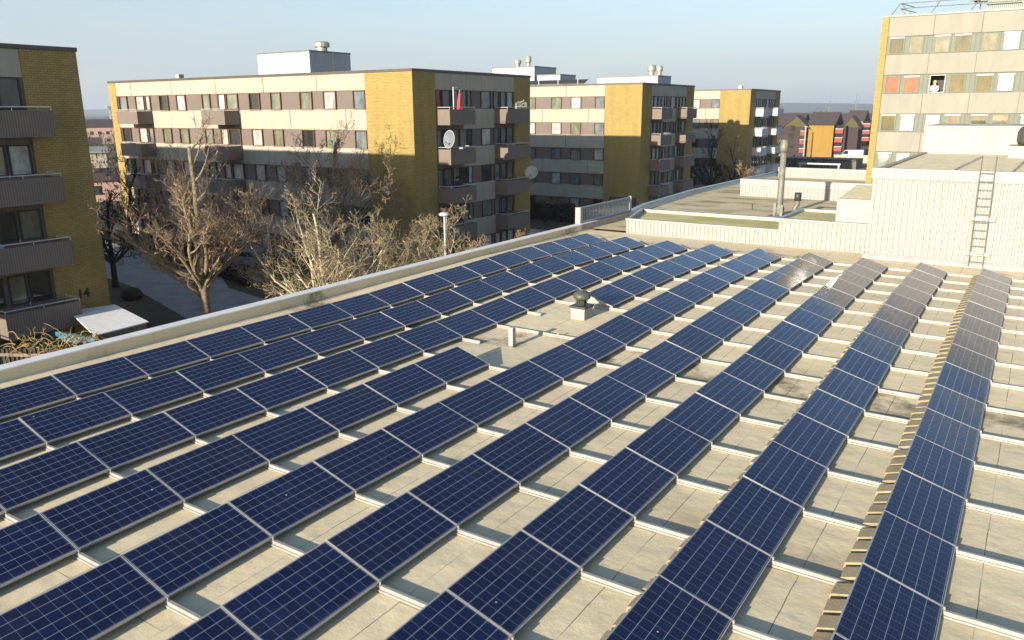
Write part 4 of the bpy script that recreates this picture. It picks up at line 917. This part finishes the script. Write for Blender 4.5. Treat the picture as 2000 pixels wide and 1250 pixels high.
# far houses in the gap on the left
def simple_house(label, x, y, w_, d, h, rh, wall, roofm, rz):
    t = thing('distant_house', label, 'house', (x, y, -6.6), rz, 'distant houses left of the largest block')
    MB().box(0, w_, 0, d, 0, h).obj('wall', wall, t); MB().prism([(-.5, h-.2), (d/2, h+rh), (d+.5, h-.2)], 0, -.5, w_+.5).obj('roof', roofm, t)
    for k in range(int(w_/3)):
        for z in range(int(h/2.8)): MB().box(1+k*3, 2.3+k*3, -.06, -.01, 1+z*2.8, 2.3+z*2.8).obj('window', P_DARK, t)
    return t
PINKW = mat('pinkish_render', (.45, .30, .25), .9); REDT = mat('red_roof_tiles', (.25, .09, .06), .9)
simple_house('long white building in the left gap, behind the bare twigs', -163, 68, 14, 9, 4.6, 1.0, BEIGE, ALU_D, R(61))
simple_house('red house with a white wall end in the left gap', -109, 42, 11, 7, 3.2, 1.4, PINKW, SLATE, R(61))
simple_house('farther pinkish house beside a pale tower in the left gap', -525, 258, 20, 14, 11, 4, PINKW, REDT, R(61))
simple_house('pale narrow tower house in the left gap near the hills', -500, 285, 9, 9, 15, 2, WHITE, ALU_D, R(61))
simple_house('wide brick house far off in the left gap', -330, 160, 24, 12, 7, 3, PINKW, SLATE, R(61))
simple_house('small white house low in the left gap', -213, 98, 12, 8, 4, 2, WHITE, SLATE, R(61))
# woods and hills
def wood(name, label, x0, y0, x1, y1, n, hmin, hmax, wd, m, size=1.2):
    rn3 = random.Random(n); b = MB()
    for i in range(n):
        f = rn3.random(); c0 = Vector((x0+(x1-x0)*f+rn3.gauss(0, wd), y0+(y1-y0)*f+rn3.gauss(0, wd), -6.6)); hh = rn3.uniform(hmin, hmax)
        for k in range(26):
            c = c0+Vector((rn3.gauss(0, hh*.22), rn3.gauss(0, hh*.22), hh*(.25+.75*rn3.random()))); d = Vector((rn3.gauss(0, .4), rn3.gauss(0, .4), 1)).normalized()*hh*.12*size; o_ = Vector((rn3.gauss(0, 1), rn3.gauss(0, 1), 0)).normalized()*hh*.045*size
            b.poly([c-d, c+o_, c+d, c-o_])
    return tag(b.obj(name, m), label, 'wood', kind='stuff')
WOODM = mat('bare_wood_brown', (.085, .065, .045), .95, scale=.05, c2=(.07, .055, .03)); WOODM2 = mat('bare_wood_olive', (.07, .05, .035), .95, scale=.05, c2=(.04, .03, .02))
wood('bare_woodland', 'far brown bare woodland between the houses in the left gap', -80, 34, -520, 270, 420, 3, 6.5, 9, WOODM, .55)
wood('bare_woodland', 'far brown treeline on the horizon behind the dark roofs', -190, 520, 90, 640, 420, 6, 11, 30, WOODM2, .6)
wood('bare_woodland', 'dark trees behind the second and third blocks', -62, 150, -46, 175, 26, 5, 9, 4, WOODM)
wood('bare_shrubs', 'scrubby dark shrubs in front of the far carport', -52, 150, -30, 160, 60, 1.5, 3, 3, WOODM)
wood('bare_shrubs', 'brown scrub along the pergola and far parapet', -30, 126, -18, 132, 30, 1.5, 2.8, 1.5, WOODM)
def hill(name, x0, y0, x1, y1, h, depth, m, seed):
    rn4 = random.Random(seed); b = MB(); n = 60; d = Vector((x1-x0, y1-y0, 0)); nrm = Vector((-d.y, d.x, 0)).normalized()
    if nrm.y < 0: nrm = -nrm
    ph = [rn4.uniform(0, 6) for _ in range(5)]
    for i in range(n+1):
        f = i/n; p = Vector((x0, y0, 0))+d*f; hh = h*(.72+.12*math.sin(f*9+ph[0])+.08*math.sin(f*23+ph[1])+.03*math.sin(f*61+ph[2]))
        b.v += [(p.x, p.y, -7), (p.x+nrm.x*depth*.5, p.y+nrm.y*depth*.5, -6.6+hh), (p.x+nrm.x*depth, p.y+nrm.y*depth, -7)]
    for i in range(n): a = i*3; b.f += [(a, a+3, a+4, a+1), (a+1, a+4, a+5, a+2)]
    return tag(b.obj(name, m, None, True), kind='structure')
HILLB = mat('forested_hill', (.05, .06, .05), .95, scale=.004, c2=(.035, .045, .04)); HILLR = mat('brown_heath_hill', (.10, .075, .055), .95, scale=.01, c2=(.06, .055, .045))
hill('hills', -7000, 1500, -1800, 5200, 62, 1500, HILLB, 1)
hill('hills', -2600, 4200, 1500, 4600, 58, 1500, HILLR, 2)
# thin winter haze: one closed box round everything, the world sky outside it
hm = bpy.data.materials.new('haze'); hm.use_nodes = True; t = hm.node_tree; t.nodes.clear()
pv = N(t, 'ShaderNodeVolumePrincipled', inp={'Color': (.80, .88, 1, 1), 'Density': .00017, 'Anisotropy': .2}); out = N(t, 'ShaderNodeOutputMaterial'); t.links.new(pv.outputs[0], out.inputs['Volume'])
tag(MB().box(-8600, 8600, -500, 7000, -7.7, 75).obj('haze', hm), 'thin pale winter haze over the far town and hills', 'haze', kind='stuff')

for x, y, h, lab in ((-250, 1200, 24, 'left thin mast on the horizon above the dark roofs'), (-215, 1200, 26, 'right thin mast on the horizon above the dark roofs')):
    ms = thing('radio_mast', lab, 'mast', (x, y, -6.6), group='thin masts on the horizon'); MB().tube([(0, 0, 0), (0, 0, h), (0, 0, h+6)], [.8, .5, .25], 5).obj('pole', STEEL, ms); MB().box(-.9, .9, -.9, .9, h-2, h-1.2).obj('platform', STEEL, ms)
def garden_table(x, y, z, lab, r=.32):
    g = thing('garden_table', lab, 'table', (x, y, z), group='white garden tables on balconies'); MB().lathe([(r, .68), (r, .72), (r*.96, .735)], n=20).obj('tabletop', WHITEF, g)
    for k in range(4): an = k*pi/2+.78; MB().bar((r*.6*cos(an), r*.6*sin(an), .68), (r*.8*cos(an), r*.8*sin(an), 0), .018, 5).obj('leg', WHITEF, g)
garden_table(-28.6, 2.4, 2.24, 'white round garden table on the second balcony of block 14', .38)
garden_table(-28.6, 2.6, -.62, 'white round garden table on the third balcony of block 14', .34)
def storage(x, y, z, lab, m):
    g = thing('storage_box', lab, 'storage box', (x, y, z)); MB().box(-.25, .25, -.4, .4, 0, .95).obj('body', m, g); MB().box(-.28, .28, -.43, .43, .955, 1.02).obj('lid', WHITEF, g)
    MB().box(.252, .27, -.06, .06, .7, .76).obj('handle', DKMETAL, g)
storage(-28.7, .9, -.62, 'pale storage cabinet on the third balcony of block 14', WHITEF)
storage(-28.7, 34.9, 2.24, 'pale storage cabinet beside the big dish on the largest block', WHITEF)
storage(-28.5, 41.2, 2.24, 'grey storage cabinet on the far second balcony of the largest block', ALU_D)
